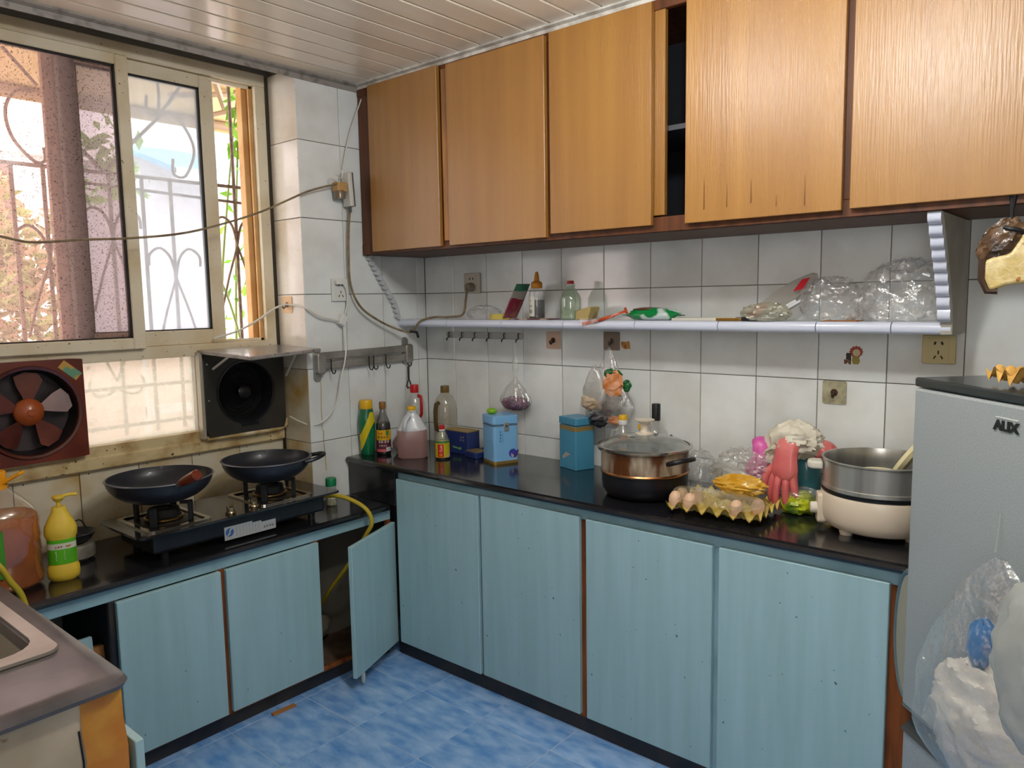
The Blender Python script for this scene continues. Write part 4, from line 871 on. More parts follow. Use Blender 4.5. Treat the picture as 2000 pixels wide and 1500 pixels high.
# soy sauce
p = (-.352, -.09, ZR); ph = look(*p[:2])
t = bottle('soy_sauce_bottle', 'dark soy sauce bottle with brown cap and yellow and maroon label', p, [(.028, 0), (.031, .004), (.031, .125), (.028, .14), (.016, .17), (.012, .19), (.012, .2), (.001, .2)], film('soy_glass', '#3a3d3c', .55, .06, gloss=.7, translucent=.3))
MB().lathe([(.027, .002), (.030, .006), (.030, .125), (.027, .137), (.001, .137)], 28).build('liquid', mat('soy_dark', '#12101c', .2), t)
cap(t, .0145, .195, .225, mat('cap_brown', '#8a5a24', .4))
band(t, [(.0316, .014), (.0316, .078)], mat('label_maroon', '#5a2230', .4)); lb = band(t, [(.0318, .064), (.0318, .108)], mat('label_yellow2', '#d1a312', .4), 'label_top', ph, 1.4)
band(t, [(.032, .014), (.032, .026)], mat('label_rose', '#c45a62', .4), 'label_foot', ph-.4, .7); band(t, [(.0321, .016), (.0321, .034)], white_pl, 'bar_code', ph+.75, .42)
band(t, [(.032, .085), (.032, .105)], mat('label_green', '#3d7a3a', .4), 'label_mark', ph+.55, .22)
print_on(t, .0322, ph, [(-.75, .088, .010, 2, 1, False)], red_pl); print_on(t, .0322, ph, [(-.8, .072, .011, 4, 5, False)], mat('ink_dark', '#2b2a1a', .6)); print_on(t, .0322, ph, [(-.8, .052, .012, 4, 15, False), (-.6, .038, .006, 5, 25, False)], white_pl)
# clear bottle with red cap and red handle
p = (-.19, -.115, ZR); ph = look(*p[:2])
t = bottle('oil_bottle', 'clear bottle with red cap and red handle behind the white jug', p, [(.046, 0), (.048, .006), (.048, .15), (.045, .2), (.034, .235), (.019, .25), (.017, .255)], clear_pet)
cap(t, .019, .25, .285, red_pl)
hx = Matrix.Rotation(ph+.55, 3, 'Z')
MB().tube([hx @ Vector(q) for q in [(.03, 0, .238), (.052, 0, .236), (.056, 0, .2), (.054, 0, .16), (.044, 0, .15)]], .009, 8, flat=.6).build('handle', red_pl, t)
band(t, [(.0485, .06), (.0485, .12)], mat('label_red', '#a82a1e', .4), 'label', ph-.9, .8)
# white jug with pink liquid
p = (-.318, -.235, ZR); ph = look(*p[:2])
t = thing('detergent_jug', 'white jug of pink liquid with yellow cap on the worktop', 'jug', p, ph+PI/2)
MB().lathe([(.058, 0), (.062, .005), (.062, .112), (.06, .117), (.001, .117)], 36, power=4., sy=.72).build('lower_body', film('pink_jug', '#b18a86', .12, .3, gloss=.5, translucent=.4), t)
MB().lathe([(.0625, .114), (.0635, .118), (.055, .130), (.042, .155), (.028, .175), (.019, .186), (.017, .2), (.001, .2)], 36, power=2.6, sy=.72).build('shoulder', mat('jug_white', '#c3c5ca', .3, coat=.2), t)
MB().tube(spline([(-.008, -.034, .178), (-.024, -.05, .16), (-.03, -.055, .135), (-.03, -.05, .12)], 6), .008, 10).build('handle', mat('jug_white', '#c3c5ca', .3), t)
cap(t, .0185, .198, .214, yel_pl)
MB().lathe([(.0175, .19), (.0175, .199)], 20).build('neck_ring', white_pl, t)
# pink bag behind the jug
tag(crumple((.055, .05, .045), 3, 2.2, .3, 24, 14, flatbottom=-.035).build('folded_bag', mat('pink_bag', '#b9a09e', .5, col2='#a4807f', scale=40), loc=(-.265, -.135, ZR+.036)), 'pinkish folded bag lying behind the white jug', 'bag')
# big empty oil jug with brown handle
p = (-.092, -.205, ZR); ph = look(*p[:2])
t = bottle('oil_jug', 'empty clear oil jug with brown cap and brown handle against the tiles', p, [(.05, 0), (.053, .006), (.053, .06), (.051, .07), (.053, .08), (.053, .11), (.051, .118), (.053, .125), (.053, .17), (.047, .205), (.034, .23), (.02, .242), (.018, .25)], film('oil_pet', '#c6beaa', .6, .08, gloss=.6, translucent=.4))
cap(t, .0195, .246, .276, mat('cap_olive', '#6b5222', .4))
hx = Matrix.Rotation(ph-.7, 3, 'Z')
MB().tube([hx @ Vector(q) for q in [(.044, 0, .205), (.06, 0, .2), (.066, 0, .17), (.066, 0, .12), (.06, 0, .09), (.046, 0, .085)]], .0095, 8).build('handle', mat('handle_olive', '#4f3f1c', .4), t)
band(t, [(.0537, .045), (.0537, .078)], mat('label_pale', '#c7c98a', .5), 'label', ph+.1, .7); band(t, [(.0538, .045), (.0538, .082)], mat('label_dkgreen', '#1f4a3c', .5), 'label', ph+1.1, .3)
# small sauce bottle
p = (-.268, -.362, ZR); ph = look(*p[:2])
t = bottle('sauce_bottle', 'small clear sauce bottle with red cap and yellow and red label', p, [(.028, 0), (.030, .004), (.030, .07), (.026, .085), (.016, .108), (.011, .118), (.011, .124)], clear_pet)
cap(t, .0115, .122, .14, red_pl); MB().lathe([(.0125, .116), (.0125, .123)], 16).build('neck_ring', white_pl, t)
band(t, [(.0306, .008), (.0306, .072)], mat('label_lime', '#b9a916', .4, col2='#c2b49a', scale=20, lo=.5, hi=.7)); band(t, [(.0307, .068), (.0307, .076)], mat('label_green', '#3d7a3a', .4), 'label_edge')
band(t, [(.0309, .01), (.0309, .064)], red_pl, 'label_panel', ph-.25, .42); print_on(t, .0312, ph, [(-.45, .047, .014, 2, 33, True), (-.2, .05, .009, 2, 43, True)], mat('ink_pink', '#d99a90', .6)); print_on(t, .0312, ph, [(-.42, .013, .013, 1, 53, True)], yel_pl)
MB().lathe([(.028, .0), (.0302, .004), (.0302, .01)], 24, caps=False).build('foot', mat('soy_dark', '#12101c', .2), t)
# tins
def tin(name, label, pos, rz, w, d, h, mt, lid_h, band_m, rad=.012, lid=True, cat='tin'):
    t = thing(name, label, cat, pos, rz)
    MB().prism(rrect(w, d, rad), 0, h-lid_h if lid else h).build('body', mt, t, bevel=.0015)
    if lid:
        MB().prism(rrect(w+.003, d+.003, rad), h-lid_h+.0025, h).build('lid', mt, t, bevel=.002)
        MB().prism(rrect(w+.0008, d+.0008, rad), h-lid_h-.004, h-lid_h-.001).build('gold_band', band_m, t)
    return t
gold = mat('tin_gold', '#a58a4c', .35, .6)
sky = mat('tin_sky', '#78aedb', .32, coat=.2)
t = tin('tea_tin', 'light blue tea tin with clasp and green packet on top', (-.168, -.594, ZR), math.radians(-22.6), .109, .109, .192, sky, .036, mat('tin_brown', '#5d513a', .4, .5))
MB().prism(rrect(.1105, .1105, .012), 0, .012).build('gold_base', gold, t)
yf = -.0552
f_ = lambda u, v: (u, yf, v)
cs = MB().bb(-.012, .012, yf-.004, yf, .132, .166).build('clasp', mat('clasp_steel', '#bfc3c4', .3, .7), t, smooth=False, bevel=.002)
MB().bb(-.004, .004, yf-.0055, yf-.004, .150, .155).build('clasp_slot', slot, cs, smooth=False)
pb_ = MB()
for k in range(4): glyphs(pb_, -.03, .125-.0125*k, .0085, 60+k, f_, 6, .15)
for k in range(5): glyphs(pb_, -.019, .118-.008*k, .005, 70+k, f_, 5, .16)
pb_.build('lettering', mat('ink_blue', '#2d4f86', .5), t, smooth=False)
ind = mat('ink_indigo', '#3a3f9c', .5)
MB().add([f_(.028+.018*math.cos(a*PI/12), .040+.018*math.sin(a*PI/12)) for a in range(24)], [tuple(range(24))]).build('emblem_disc', ind, t, smooth=False)
MB().add([(u, yf-.0004, v) for u, v in [(.03, .022), (.035, .035), (.045, .049), (.053, .055), (.053, .045), (.047, .030), (.038, .022)]], [tuple(range(7))]).build('emblem_leaf', mat('ink_violet', '#46337a', .5), t, smooth=False)
MB().add([(u, yf-.0006, v) for u, v in [(.02, .041), (.032, .032), (.030, .021), (.019, .027)]], [(0,1,2,3)]).build('emblem_fold', mat('emblem_grey', '#a9a6a4', .4), t, smooth=False)
pk = tag(crumple((.02, .02, .012), 9, 2, .3, 20, 12).build('green_sachet', mat('lime_foil', '#7cae1c', .3, coat=.3), loc=(-.178, -.56, ZR+.192+.0115)), 'lime green sachet lying on the light blue tin', 'sachet')
t = tin('tea_tin', 'plain mid blue tin with a gold band under its lid', (-.0795, -.908, ZR), math.radians(-17.8), .088, .106, .199, mat('tin_blue', '#4487a6', .4, col2='#3c7a98', scale=5), .03, gold, .004)
MB().prism(rrect(.089, .107, .004), .150, .164).build('gold_band', gold, t)
MB().add([(-.0443, v, u) for u, v in [(.06, -.02), (.05, .0), (.035, .03), (.045, .035), (.065, .01)]], [tuple(range(5))]).build('scratched_print', mat('tin_print', '#a49a94', .5), t, smooth=False)
navy = mat('tin_navy', '#1d2f66', .4, coat=.2)
t = tin('open_tin', 'open navy blue tin with gold rim behind the sauce bottle', (-.122, -.334, ZR), 0., .075, .14, .095, navy, .0, gold, .006, False)
q = MB(); po, pi_ = rrect(.077, .142, .006), rrect(.062, .125, .006); k = len(po); lay = [(po, .0945), (po, .098), (pi_, .098), (pi_, .0962)]
q.add([(x, y, z) for l, z in lay for x, y in l], [(i*k+j, i*k+(j+1) % k, (i+1)*k+(j+1) % k, (i+1)*k+j) for i in range(3) for j in range(k)]+[tuple(range(3*k, 4*k))]).build('gold_rim', gold, t)
pb_ = MB(); f2_ = lambda u, v: (-.0381, -u, v)
for k in range(4): glyphs(pb_, .025+.014*(k % 2), .055+.013*(k//2), .009, 80+k, f2_, 6, .15)
pb_.build('lettering', mat('ink_beige', '#a09a90', .5), t, smooth=False)
MB().add([f2_(*p_) for p_ in [(-.02, .032), (.02, .026), (.022, .032), (.034, .024), (.02, .016), (.02, .02), (-.02, .024)]], [tuple(range(7))]).build('arrow_print', mat('ink_sage', '#6a9a5c', .5), t, smooth=False)
t = thing('tin_lid', 'navy tin lid lying upside down by the light blue tin', 'lid', (-.158, -.452, ZR), -.2)
MB().prism(rrect(.07, .085, .008), 0, .024).build('shell', navy, t, bevel=.002); MB().prism(rrect(.06, .076, .008), .0242, .0262).build('inner_face', gold, t)
t = tag(MB().prism([(-.05, 0), (.05, 0), (.05, .03), (.0, .02)], -.02, .02, lambda u, v, d: (d, u, v)).build('navy_flap', mat('navy_card', '#27456c', .5), loc=(-.09, -.49, ZR), smooth=False), 'navy folded card between the tins', 'card')

# ------------------------------------------------------------------ stock pot
t = thing('stock_pot', 'stained two tier steel steamer pot with a glass lid', 'pot', (-.268, -1.318, ZR))
stain = mat('pot_stained', '#b4a690', .4, .25, col2='#5a3010', scale=17, stretch=(1, 1, .3), lo=.40, hi=.60, detail=6)
burnt = mat('pot_burnt', '#1a1a20', .4, .3, col2='#3a2414', scale=8, lo=.5, hi=.85)
RP = .143
MB().lathe([(.11, 0), (.125, .006), (.138, .025), (RP-.002, .05), (RP-.002, .078), (RP+.002, .082)], 56, caps=True).build('lower_tier', burnt, t)
MB().lathe([(RP+.003, .080), (RP+.004, .084), (RP+.001, .088)], 56, caps=False).build('seam_ring', mat('copper_ring', '#a8744a', .25, .9), t)
MB().lathe([(RP, .086), (RP, .150), (RP+.008, .156), (RP+.008, .160), (RP-.006, .160), (RP-.006, .09)], 56, caps=False).build('upper_tier', stain, t)
lid = MB().lathe([(RP+.008, .162), (RP-.01, .172), (.115, .184), (.08, .194), (.04, .1995), (.001, .201)], 56).build('lid', film('pot_glass', '#9aa3a2', .7, .05, gloss=1.0, translucent=.2), t)
MB().lathe([(RP+.006, .158), (RP+.013, .160), (RP+.013, .166), (RP+.004, .168), (RP+.006, .158)], 56, caps=False).build('rim', chrome, lid)
MB().lathe([(.03, .2), (.031, .204), (.015, .208), (.012, .215), (.015, .232), (.022, .242), (.032, .246), (.033, .249), (.001, .247)], 28).build('knob', mat('knob_cream', '#cfc4b2', .4), lid)
MB().lathe([(.004, .0), (.005, .004), (.001, .005)], 10, (.07, -.06, .190)).build('steam_vent', chrome, lid)
for s_ in (1, -1):
    a = math.radians(-104) if s_ == 1 else math.radians(76)
    u = Vector((math.cos(a), math.sin(a), 0)); v = Vector((-u.y, u.x, 0))
    pts = [u*(RP+.002)-v*.045+Vector((0, 0, .128)), u*(RP+.025)-v*.045+Vector((0, 0, .136)), u*(RP+.042)-v*.025+Vector((0, 0, .142)), u*(RP+.046)+Vector((0, 0, .143)), u*(RP+.042)+v*.025+Vector((0, 0, .142)), u*(RP+.025)+v*.045+Vector((0, 0, .136)), u*(RP+.002)+v*.045+Vector((0, 0, .128))]
    MB().tube(spline(pts, 4), .008, 10).build('handle', mat('handle_black', '#121318', .25), t)
# bottles behind the pot
p = (-.122, -1.143, ZR); ph = look(*p[:2])
t = bottle('vinegar_jug', 'clear jug with yellow and white cap behind the steamer pot', p, [(.04, 0), (.042, .006), (.042, .12), (.036, .155), (.02, .185), (.014, .196)], clear_pet)
cap(t, .0165, .196, .213, white_pl, 'cap_ring'); cap(t, .0155, .213, .23, yel_pl)
hx = Matrix.Rotation(ph-1.2, 3, 'Z'); MB().tube([hx @ Vector(q) for q in [(.02, 0, .18), (.04, 0, .175), (.05, 0, .14), (.042, 0, .1)]], .006, 8).build('handle', clear_pet, t)
p = (-.05, -1.175, ZR)
t = bottle('small_bottle', 'small bottle with a yellow cap between jug and liquor bottle', p, [(.016, 0), (.017, .004), (.017, .13), (.009, .16), (.008, .175)], clear_pet); cap(t, .011, .172, .19, yel_pl)
p = (-.062, -1.243, ZR); ph = look(*p[:2])
t = bottle('liquor_bottle', 'clear liquor bottle with black cap and red label behind the pot', p, [(.041, 0), (.043, .005), (.043, .15), (.04, .17), (.025, .188), (.014, .198), (.013, .215)], clear_pet)
cap(t, .0155, .212, .272, mat('cap_black', '#16181a', .4)); band(t, [(.0436, .095), (.0436, .15)], red_pl, 'label', ph, 1.0)
b = MB()
for da in (.0, .55): b.lathe([(.0439, .1 if da else .1), (.0439, .148 if not da else .13)], 2, a0=ph+da-.05, a1=ph+da+.05, caps=False)
b.build('lettering', slot, t)
# ------------------------------------------------------------------ left worktop
p = (-1.772, -.055, ZL); ph = look(*p[:2])
t = bottle('cooking_oil_jug', 'large jug of orange cooking oil with yellow handle cap', p, [(.088, 0), (.1, .012), (.104, .03), (.1, .06), (.103, .066), (.1, .1), (.103, .106), (.1, .14), (.103, .146), (.1, .18), (.102, .19), (.1, .215), (.09, .235), (.06, .27), (.036, .292), (.03, .30)], film('oil_jug_pet', '#d6c8b0', .92, .06, gloss=.7, translucent=.3), power=2.7, n=40)
MB().lathe([(.085, .003), (.097, .013), (.1005, .03), (.097, .06), (.0995, .066), (.097, .1), (.0995, .106), (.097, .14), (.0995, .146), (.097, .18), (.098, .19), (.096, .212), (.001, .212)], 40, power=2.7).build('oil', mat('oil_orange', '#c2640c', .12, trans=.3, col2='#9a480a', scale=9, lo=.4, hi=.7, ior=1.3), t)
cap(t, .032, .296, .345, mat('cap_orange', '#e0960c', .4))
band(t, [(.0345, .292), (.0345, .304)], mat('cap_orange', '#e0960c', .4), 'cap_skirt')
hx = Matrix.Rotation(ph+1.25, 3, 'Z'); MB().tube([hx @ Vector(q) for q in [(.03, -.01, .312), (.07, -.012, .335), (.076, 0, .337), (.07, .012, .335), (.03, .01, .312)]], .005, 8).build('carry_loop', mat('cap_orange', '#e0960c', .4), t)
band(t, [(.1055, .055), (.1055, .19)], mat('label_grass', '#3f8a1c', .5, col2='#357a16', scale=9), 'label', ph-.42, .6, power=2.7)
p = (-1.630, -.122, ZL); ph = look(*p[:2])
t = thing('pump_bottle', 'yellow detergent pump bottle with green label beside the oil jug', 'bottle', p, ph+PI/2)
yb = mat('pump_yellow', '#d8b83a', .35, coat=.2)
MB().lathe([(.034, 0), (.042, .008), (.044, .02), (.043, .04), (.039, .048), (.0385, .05), (.0385, .128), (.043, .136), (.044, .15), (.042, .165), (.030, .19), (.021, .208), (.018, .222), (.001, .222)], 32, power=2.3, sy=.75).build('body', yb, t)
a0 = -PI/2
band(t, [(.0392, .052), (.0392, .127)], mat('label_lime2', '#56ac14', .45, col2='#3d9210', scale=12), 'label', a0, 1.25, power=2.3, sy=.75)
band(t, [(.0396, .098), (.0396, .116)], mat('label_white', '#c9c7b8', .5), 'label_stripe', a0, 1.2, power=2.3, sy=.75)
b = MB(); fz = lambda u, v: (u, -.0305, v)
for k in range(3): glyphs(b, -.018+.007*k, .103, .006, 200+k, fz, 6, .16)
b.build('lettering', mat('ink_crimson', '#a8283c', .5), t, smooth=False)
b = MB()
for k in range(5): glyphs(b, -.018, .09-.006*k, .0045, 210+k, fz, 5, .18)
for k in range(5): glyphs(b, .004, .09-.006*k, .0045, 220+k, fz, 5, .18)
b.build('lettering', mat('label_white', '#c9c7b8', .5), t, smooth=False)
MB().add([fz(.01, .105), fz(.024, .107), fz(.024, .110), fz(.01, .108)], [(0,1,2,3)]).build('brush_mark', mat('ink_amber', '#c27a1c', .5), t, smooth=False)
pm = MB().lathe([(.006, .22), (.006, .236), (.012, .24), (.017, .249), (.016, .255), (.001, .257)], 18).build('pump_head', yb, t)
MB().tube([(.005, 0, .25), (.03, 0, .255), (.05, 0, .253)], .005, 8).build('nozzle', yb, pm)
t = thing('small_pan', 'small black pan with wire bail on a foil wrapped stand', 'pan', (-1.538, .045, ZL))
MB().lathe([(.045, 0), (.058, .01), (.06, .04), (.055, .052), (.001, .052)], 20).build('stand', mat('foil_grey', '#8d8a80', .5, .2, col2='#6a655a', scale=18, bump=.4, bscale=20), t)
MB().lathe([(.03, .053), (.05, .065), (.066, .088), (.063, .089), (.047, .068), (.001, .058)], 28).build('bowl', wokm, t)
MB().tube(spline([(-.03, -.03, .088), (-.015, -.02, .118), (.02, .0, .125), (.045, .02, .09)], 6), .0022, 6).build('bail', slot, t)
p = (-.628, -.085, ZL)
t = bottle('spice_jar', 'small glass spice jar with green lid behind the stove', p, [(.02, 0), (.022, .004), (.022, .06), (.019, .075), (.0185, .082)], clear_pet, 'jar'); cap(t, .0215, .08, .112, mat('lid_green', '#127a4c', .4))
MB().lathe([(.018, .002), (.02, .005), (.02, .035), (.001, .035)], 18).build('spice', mat('spice', '#8d8a5c', .9, col2='#c9c4a8', scale=80), t); band(t, [(.0224, .03), (.0224, .05)], mat('label_white', '#c9c7b8', .5), 'label', look(*p[:2])+.5, .6)
tag(MB().tube(spline([(-1.90, -.20, .806), (-1.865, -.25, .80), (-1.835, -.283, .765), (-1.815, -.288, .72), (-1.79, -.29, .665), (-1.78, -.29, .56), (-1.77, -.26, .42), (-1.75, -.1, .3)], 8), .0085, 10).build('gas_hose', yh), 'yellow hose end at the sink counter by the oil jug', 'hose')

# ================================================================== things on the shelf
ZS = 1.3705
tag(crumple((.035, .085, .032), 5, 3.2, .34, 44, 26, sharp=.35, flatbottom=-.02).build('crumpled_bag', clear_bag, loc=(-.095, -.452, ZS+.022)), 'small crumpled clear bag beside the tape roll', 'bag')
t = thing('tape_roll', 'roll of yellow tape lying on the shelf', 'tape', (-.112, -.555, ZS))
MB().lathe([(.033, 0), (.043, 0), (.043, .022), (.033, .022), (.033, 0)], 32, caps=False).build('tape', mat('tape_yellow', '#b3a24a', .4), t)
MB().lathe([(.031, .001), (.033, .001), (.033, .021), (.031, .021), (.031, .001)], 32, caps=False).build('core', mat('card_core', '#9c8a6a', .8), t)
t = thing('spice_pouch', 'red and green foil pouch leaning on the dark sauce bottle', 'pouch', (-.1, -.645, ZS))
for nm, u0, u1, mm in (('body', 0., .6, mat('foil_maroon', '#7a2232', .35, col2='#a86a5a', scale=18, lo=.5, hi=.7)), ('seal', .55, .8, mat('foil_grey2', '#8e857c', .4)), ('top_seal', .78, 1., mat('foil_green', '#2e6a4c', .35))):
    n = 8; vs = []
    for i in range(n+1):
        s_ = u0+(u1-u0)*i/n; y = .05-.075*s_; z = .004+.135*s_; th = .012*math.sin(PI*min(s_/.9, 1))+.0015
        for x in (-.042, 0, .042): vs += [(x, y+th*(1 if x == 0 else .25), z), (x, y-th*(1 if x == 0 else .25), z)]
    fs = []
    for i in range(n):
        a_, b_ = i*6, (i+1)*6
        for p_, q_ in ((0, 2), (2, 4), (5, 3), (3, 1), (4, 5), (1, 0)): fs.append((a_+p_, a_+q_, b_+q_, b_+p_))
    fs += [(0, 1, 3, 2), (2, 3, 5, 4), (n*6, n*6+2, n*6+3, n*6+1), (n*6+2, n*6+4, n*6+5, n*6+3)]
    MB().add(vs, fs).build(nm, mm, t)
p = (-.092, -.731, ZS+.004); ph = look(*p[:2])
t = bottle('sauce_bottle', 'squeeze bottle of dark sauce with an orange nozzle cap on the shelf', p, [(.029, 0), (.031, .004), (.031, .098), (.027, .112), (.02, .118)], clear_pet)
MB().lathe([(.027, .002), (.0295, .005), (.0295, .072), (.001, .072)], 24).build('sauce', mat('soy_dark', '#12101c', .2), t)
band(t, [(.0316, .008), (.0316, .084)], mat('label_white', '#c9c7b8', .5), 'label', ph-.95, .62)
print_on(t, .0319, ph-.95, [(-.25, .066, .006, 2, 301, False), (-.25, .044, .008, 2, 305, False)], mat('ink_dark', '#2b2a1a', .6))
b = MB()
for k in range(8): b.lathe([(.0319, .02), (.0319, .034)], 1, a0=ph-1.2+.07*k, a1=ph-1.2+.07*k+.03+.01*(k % 2), caps=False)
b.build('bar_code', mat('ink_dark', '#2b2a1a', .6), t)
og = mat('nozzle_orange', '#b8740f', .4)
MB().lathe([(.0205, .116), (.022, .118), (.022, .136), (.019, .141), (.011, .145), (.009, .165), (.007, .172), (.005, .18), (.001, .181)], 24).build('nozzle_cap', og, t)
tag(MB().prism([(-.085, 0), (.09, 0), (.09, .002), (.05, .0035), (-.05, .0035), (-.085, .002)], -.135, -.06, lambda u, v, d: (d, u-.74, ZS+v)).build('flat_wrapper', mat('wrap_maroon', '#5c2226', .4, col2='#b9a58a', scale=20, lo=.55, hi=.6), smooth=False), 'flat maroon wrapper under the sauce bottle', 'wrapper')
p = (-.092, -.893, ZS); ph = look(*p[:2])
t = bottle('glass_bottle', 'greenish glass bottle with red cap and white residue on the shelf', p, [(.036, 0), (.039, .004), (.039, .075), (.034, .092), (.022, .11), (.016, .118), (.0155, .127)], film('bottle_glass', '#a9b8a4', .6, .04, tint=(.86, .95, .86, 1), gloss=1., translucent=.3))
MB().lathe([(.033, .003), (.036, .006), (.036, .02), (.03, .035), (.001, .022)], 24).build('residue', mat('residue', '#a9ad90', .6), t)
MB().lathe([(.018, .124), (.0185, .126), (.0185, .134), (.001, .134)], 20).build('collar', clear_pet, t); cap(t, .0135, .132, .145, red_pl)
tag(MB().prism([(-.035, 0), (.02, .0), (.036, .045), (.03, .048), (-.005, .04), (-.033, .03)], -.03, .03, lambda u, v, d: (d, -u, v)).build('folded_packet', mat('kraft', '#a8935c', .6, col2='#5b4a26', scale=20, lo=.55, hi=.7), loc=(-.085, -.965, ZS), bevel=.003, smooth=False), 'tan folded packet beside the glass bottle', 'packet')
# orange tailed wrapper that hangs over the shelf edge
t = thing('snack_wrapper', 'clear wrapper with an orange twisted tail over the shelf edge', 'wrapper', (-.13, -1.08, ZS))
MB().tube(spline([(-.052, .07, -.012), (-.05, .03, -.006), (-.035, -.02, .008), (-.01, -.06, .024), (.0, -.085, .034)], 6), [.006]*8+[.006]*8+[.004]*6+[.012]*3, 8, flat=.5).build('tail', mat('foil_orange', '#c2480f', .25, col2='#7a2010', scale=25, coat=.4), t)
MB().add([(-.058, .085, .006), (-.058, -.01, .006), (-.06, .015, -.028), (-.06, .05, -.030), (.03, .09, .003), (.05, -.05, .006), (.03, -.1, .03)], [(0,1,2,3),(0,4,5,1),(1,5,6)]).build('film', clear_bag, t)
t = thing('snack_packet', 'shiny green and white snack packet lying on the shelf', 'packet', (-.105, -1.255, ZS))
crumple((.04, .098, .024), 12, 1.6, .22, 36, 18, flatbottom=-.018).build('pack', mat('foil_greenwhite', '#0f7a3c', .25, col2='#b9c6c2', scale=9, lo=.52, hi=.56, coat=.4, detail=2), t, loc=(0, 0, .019))
crumple((.035, .06, .008), 14, 2., .3, 24, 10).build('brown_print', mat('foil_brown', '#5a3420', .3, coat=.3), t, loc=(.004, .018, .036))
MB().box((0, .098, .018), (.05, .022, .003)).box((0, -.1, .016), (.05, .016, .003)).build('seal', mat('foil_green3', '#1f5c30', .3), t, smooth=False)
tag(MB().prism([(-.11, 0), (.115, 0), (.115, .008), (-.11, .011)], -.14, -.06, lambda u, v, d: (d, u-1.46, ZS+v)).build('paper_sheet', mat('paper_white', '#bdbaae', .7), smooth=False), 'flat white folded paper on the shelf', 'paper')
t = thing('knife', 'small knife with gold and black handle on the shelf', 'knife', (-.15, -1.575, ZS), .0)
MB().bb(-.006, .006, -.02, .065, .0, .009).build('blade_guard', mat('gold_lacquer', '#8a6426', .3, .5), t, smooth=False, bevel=.002); MB().bb(-.008, .008, -.07, -.02, 0, .013).build('handle', mat('cap_black', '#16181a', .4), t, smooth=False, bevel=.003)
t = thing('noodle_bag', 'tall slanting clear bag with red print and white forks', 'bag', (-.07, -1.69, ZS))
def slant(p): return Vector((p.x, p.y*1.0, p.z-(p.y)*.62*1.0))
MB().add([(-.03, .115, .002), (-.035, .02, .005), (-.03, -.10, .085), (-.02, -.13, .16), (-.01, -.04, .13), (-.01, .06, .06), (.02, .1, .004), (.02, 0., .006), (.02, -.1, .09), (.015, -.12, .155)], [(0,1,5),(1,2,4,5),(2,3,4),(0,6,7,1),(1,7,8,2),(2,8,9,3),(3,9,4)]).build('film', film('grey_film', '#b3aca2', .45, .15, gloss=.5), t, subsurf=1)
MB().add([(-.034, .118, .003), (-.036, .075, .005), (-.034, .045, .03), (-.03, .03, .055), (-.028, .05, .056), (-.03, .09, .035)], [(0,1,2,3,4,5)]).build('red_print', mat('foil_red', '#b01220', .35), t)
MB().add([(-.033, -.045, .088), (-.033, -.075, .096), (-.028, -.095, .13), (-.026, -.07, .125)], [(0,1,2,3)]).build('red_print', mat('foil_red', '#b01220', .35), t)
for dy in (0, .015): MB().tube([(-.04, .03-dy, .012), (-.045, -.06-dy, .062)], .004, 6, flat=.4).build('fork', white_pl, t)
MB().ell((-.03, .03, .025), (.01, .014, .008)).build('dark_scrap', slot, t)
tag(crumple((.045, .07, .03), 17, 2.8, .36, 48, 28, sharp=.35, flatbottom=-.022).build('crumpled_bag', film('cream_bag', '#cfcbb4', .4, .15, gloss=.6, bump=.5), loc=(-.133, -1.665, ZS+.024)), 'cream crumpled bag drooping over the shelf edge', 'bag')
tag(crumple((.06, .085, .07), 23, 2.6, .34, 64, 40, sharp=.3, flatbottom=-.052).build('crumpled_bag', clear_bag, loc=(-.085, -1.845, ZS+.0535)), 'rounded clear crumpled bag in the middle of the bag heap on the shelf', 'bag')
tag(crumple((.055, .10, .085), 29, 2.4, .36, 64, 40, sharp=.35, flatbottom=-.065, fn=lambda p: Vector((p.x, p.y-.15*max(p.z, 0), p.z*1.15))).build('crumpled_bag', clear_bag, loc=(-.075, -2.03, ZS+.0675)), 'tallest clear crumpled bag at the right end of the shelf', 'bag')
tag(MB().bb(-.13, -.06, -1.93, -1.83, ZS, ZS+.0015).build('orange_card', mat('card_orange', '#a8641c', .6), smooth=False), 'thin orange card under the clear bags', 'card')

# ================================================================== bags hanging on the tile wall
def hang_bag(name, label, pos, prof, mt, neck, seed, amp=.12, sy=1., sx=.6, n=40):
    t = thing(name, label, 'bag', pos)
    m_ = MB().lathe(prof, n); vs = []
    for v in m_.v:
        p = Vector(v); a = math.atan2(p.y, p.x); r = p.xy.length
        k = 1+amp*(noise.noise(Vector((math.cos(a)*2.2+seed, math.sin(a)*2.2, p.z*9)))+.6*math.sin(9*a+seed+6*noise.noise(Vector((seed, p.z*7, 0)))))
        vs.append((p.x*k*sx, p.y*k*sy, p.z))
    MB().add(vs, m_.f).build('film', mt, t)
    return t
t = hang_bag('hanging_bag', 'clear bag of purple beans hanging from the small hook rail', (-.05, -.578, 1.272), [(.004, 0), (.010, -.02), (.007, -.05), (.014, -.08), (.014, -.11), (.006, -.138), (.010, -.15), (.045, -.185), (.072, -.225), (.076, -.245), (.06, -.268), (.03, -.282), (.001, -.285)], clear_bag, .14, 3., .10)
crumple((.034, .066, .027), 41, 5.5, .3, 40, 24).build('beans', mat('beans_purple', '#7c3562', .45, col2='#3c1632', scale=60, bump=.5, bscale=90), t, loc=(0, 0, -.25))
t = hang_bag('hanging_bag', 'bulging clear bag of colourful packets hanging from the brown hook', (-.055, -1.04, 1.268), [(.004, 0), (.014, -.015), (.03, -.05), (.05, -.10), (.075, -.15), (.098, -.20), (.105, -.23), (.095, -.26), (.075, -.285), (.05, -.30), (.001, -.305)], clear_bag, .02, 8., .10, 1., .45)
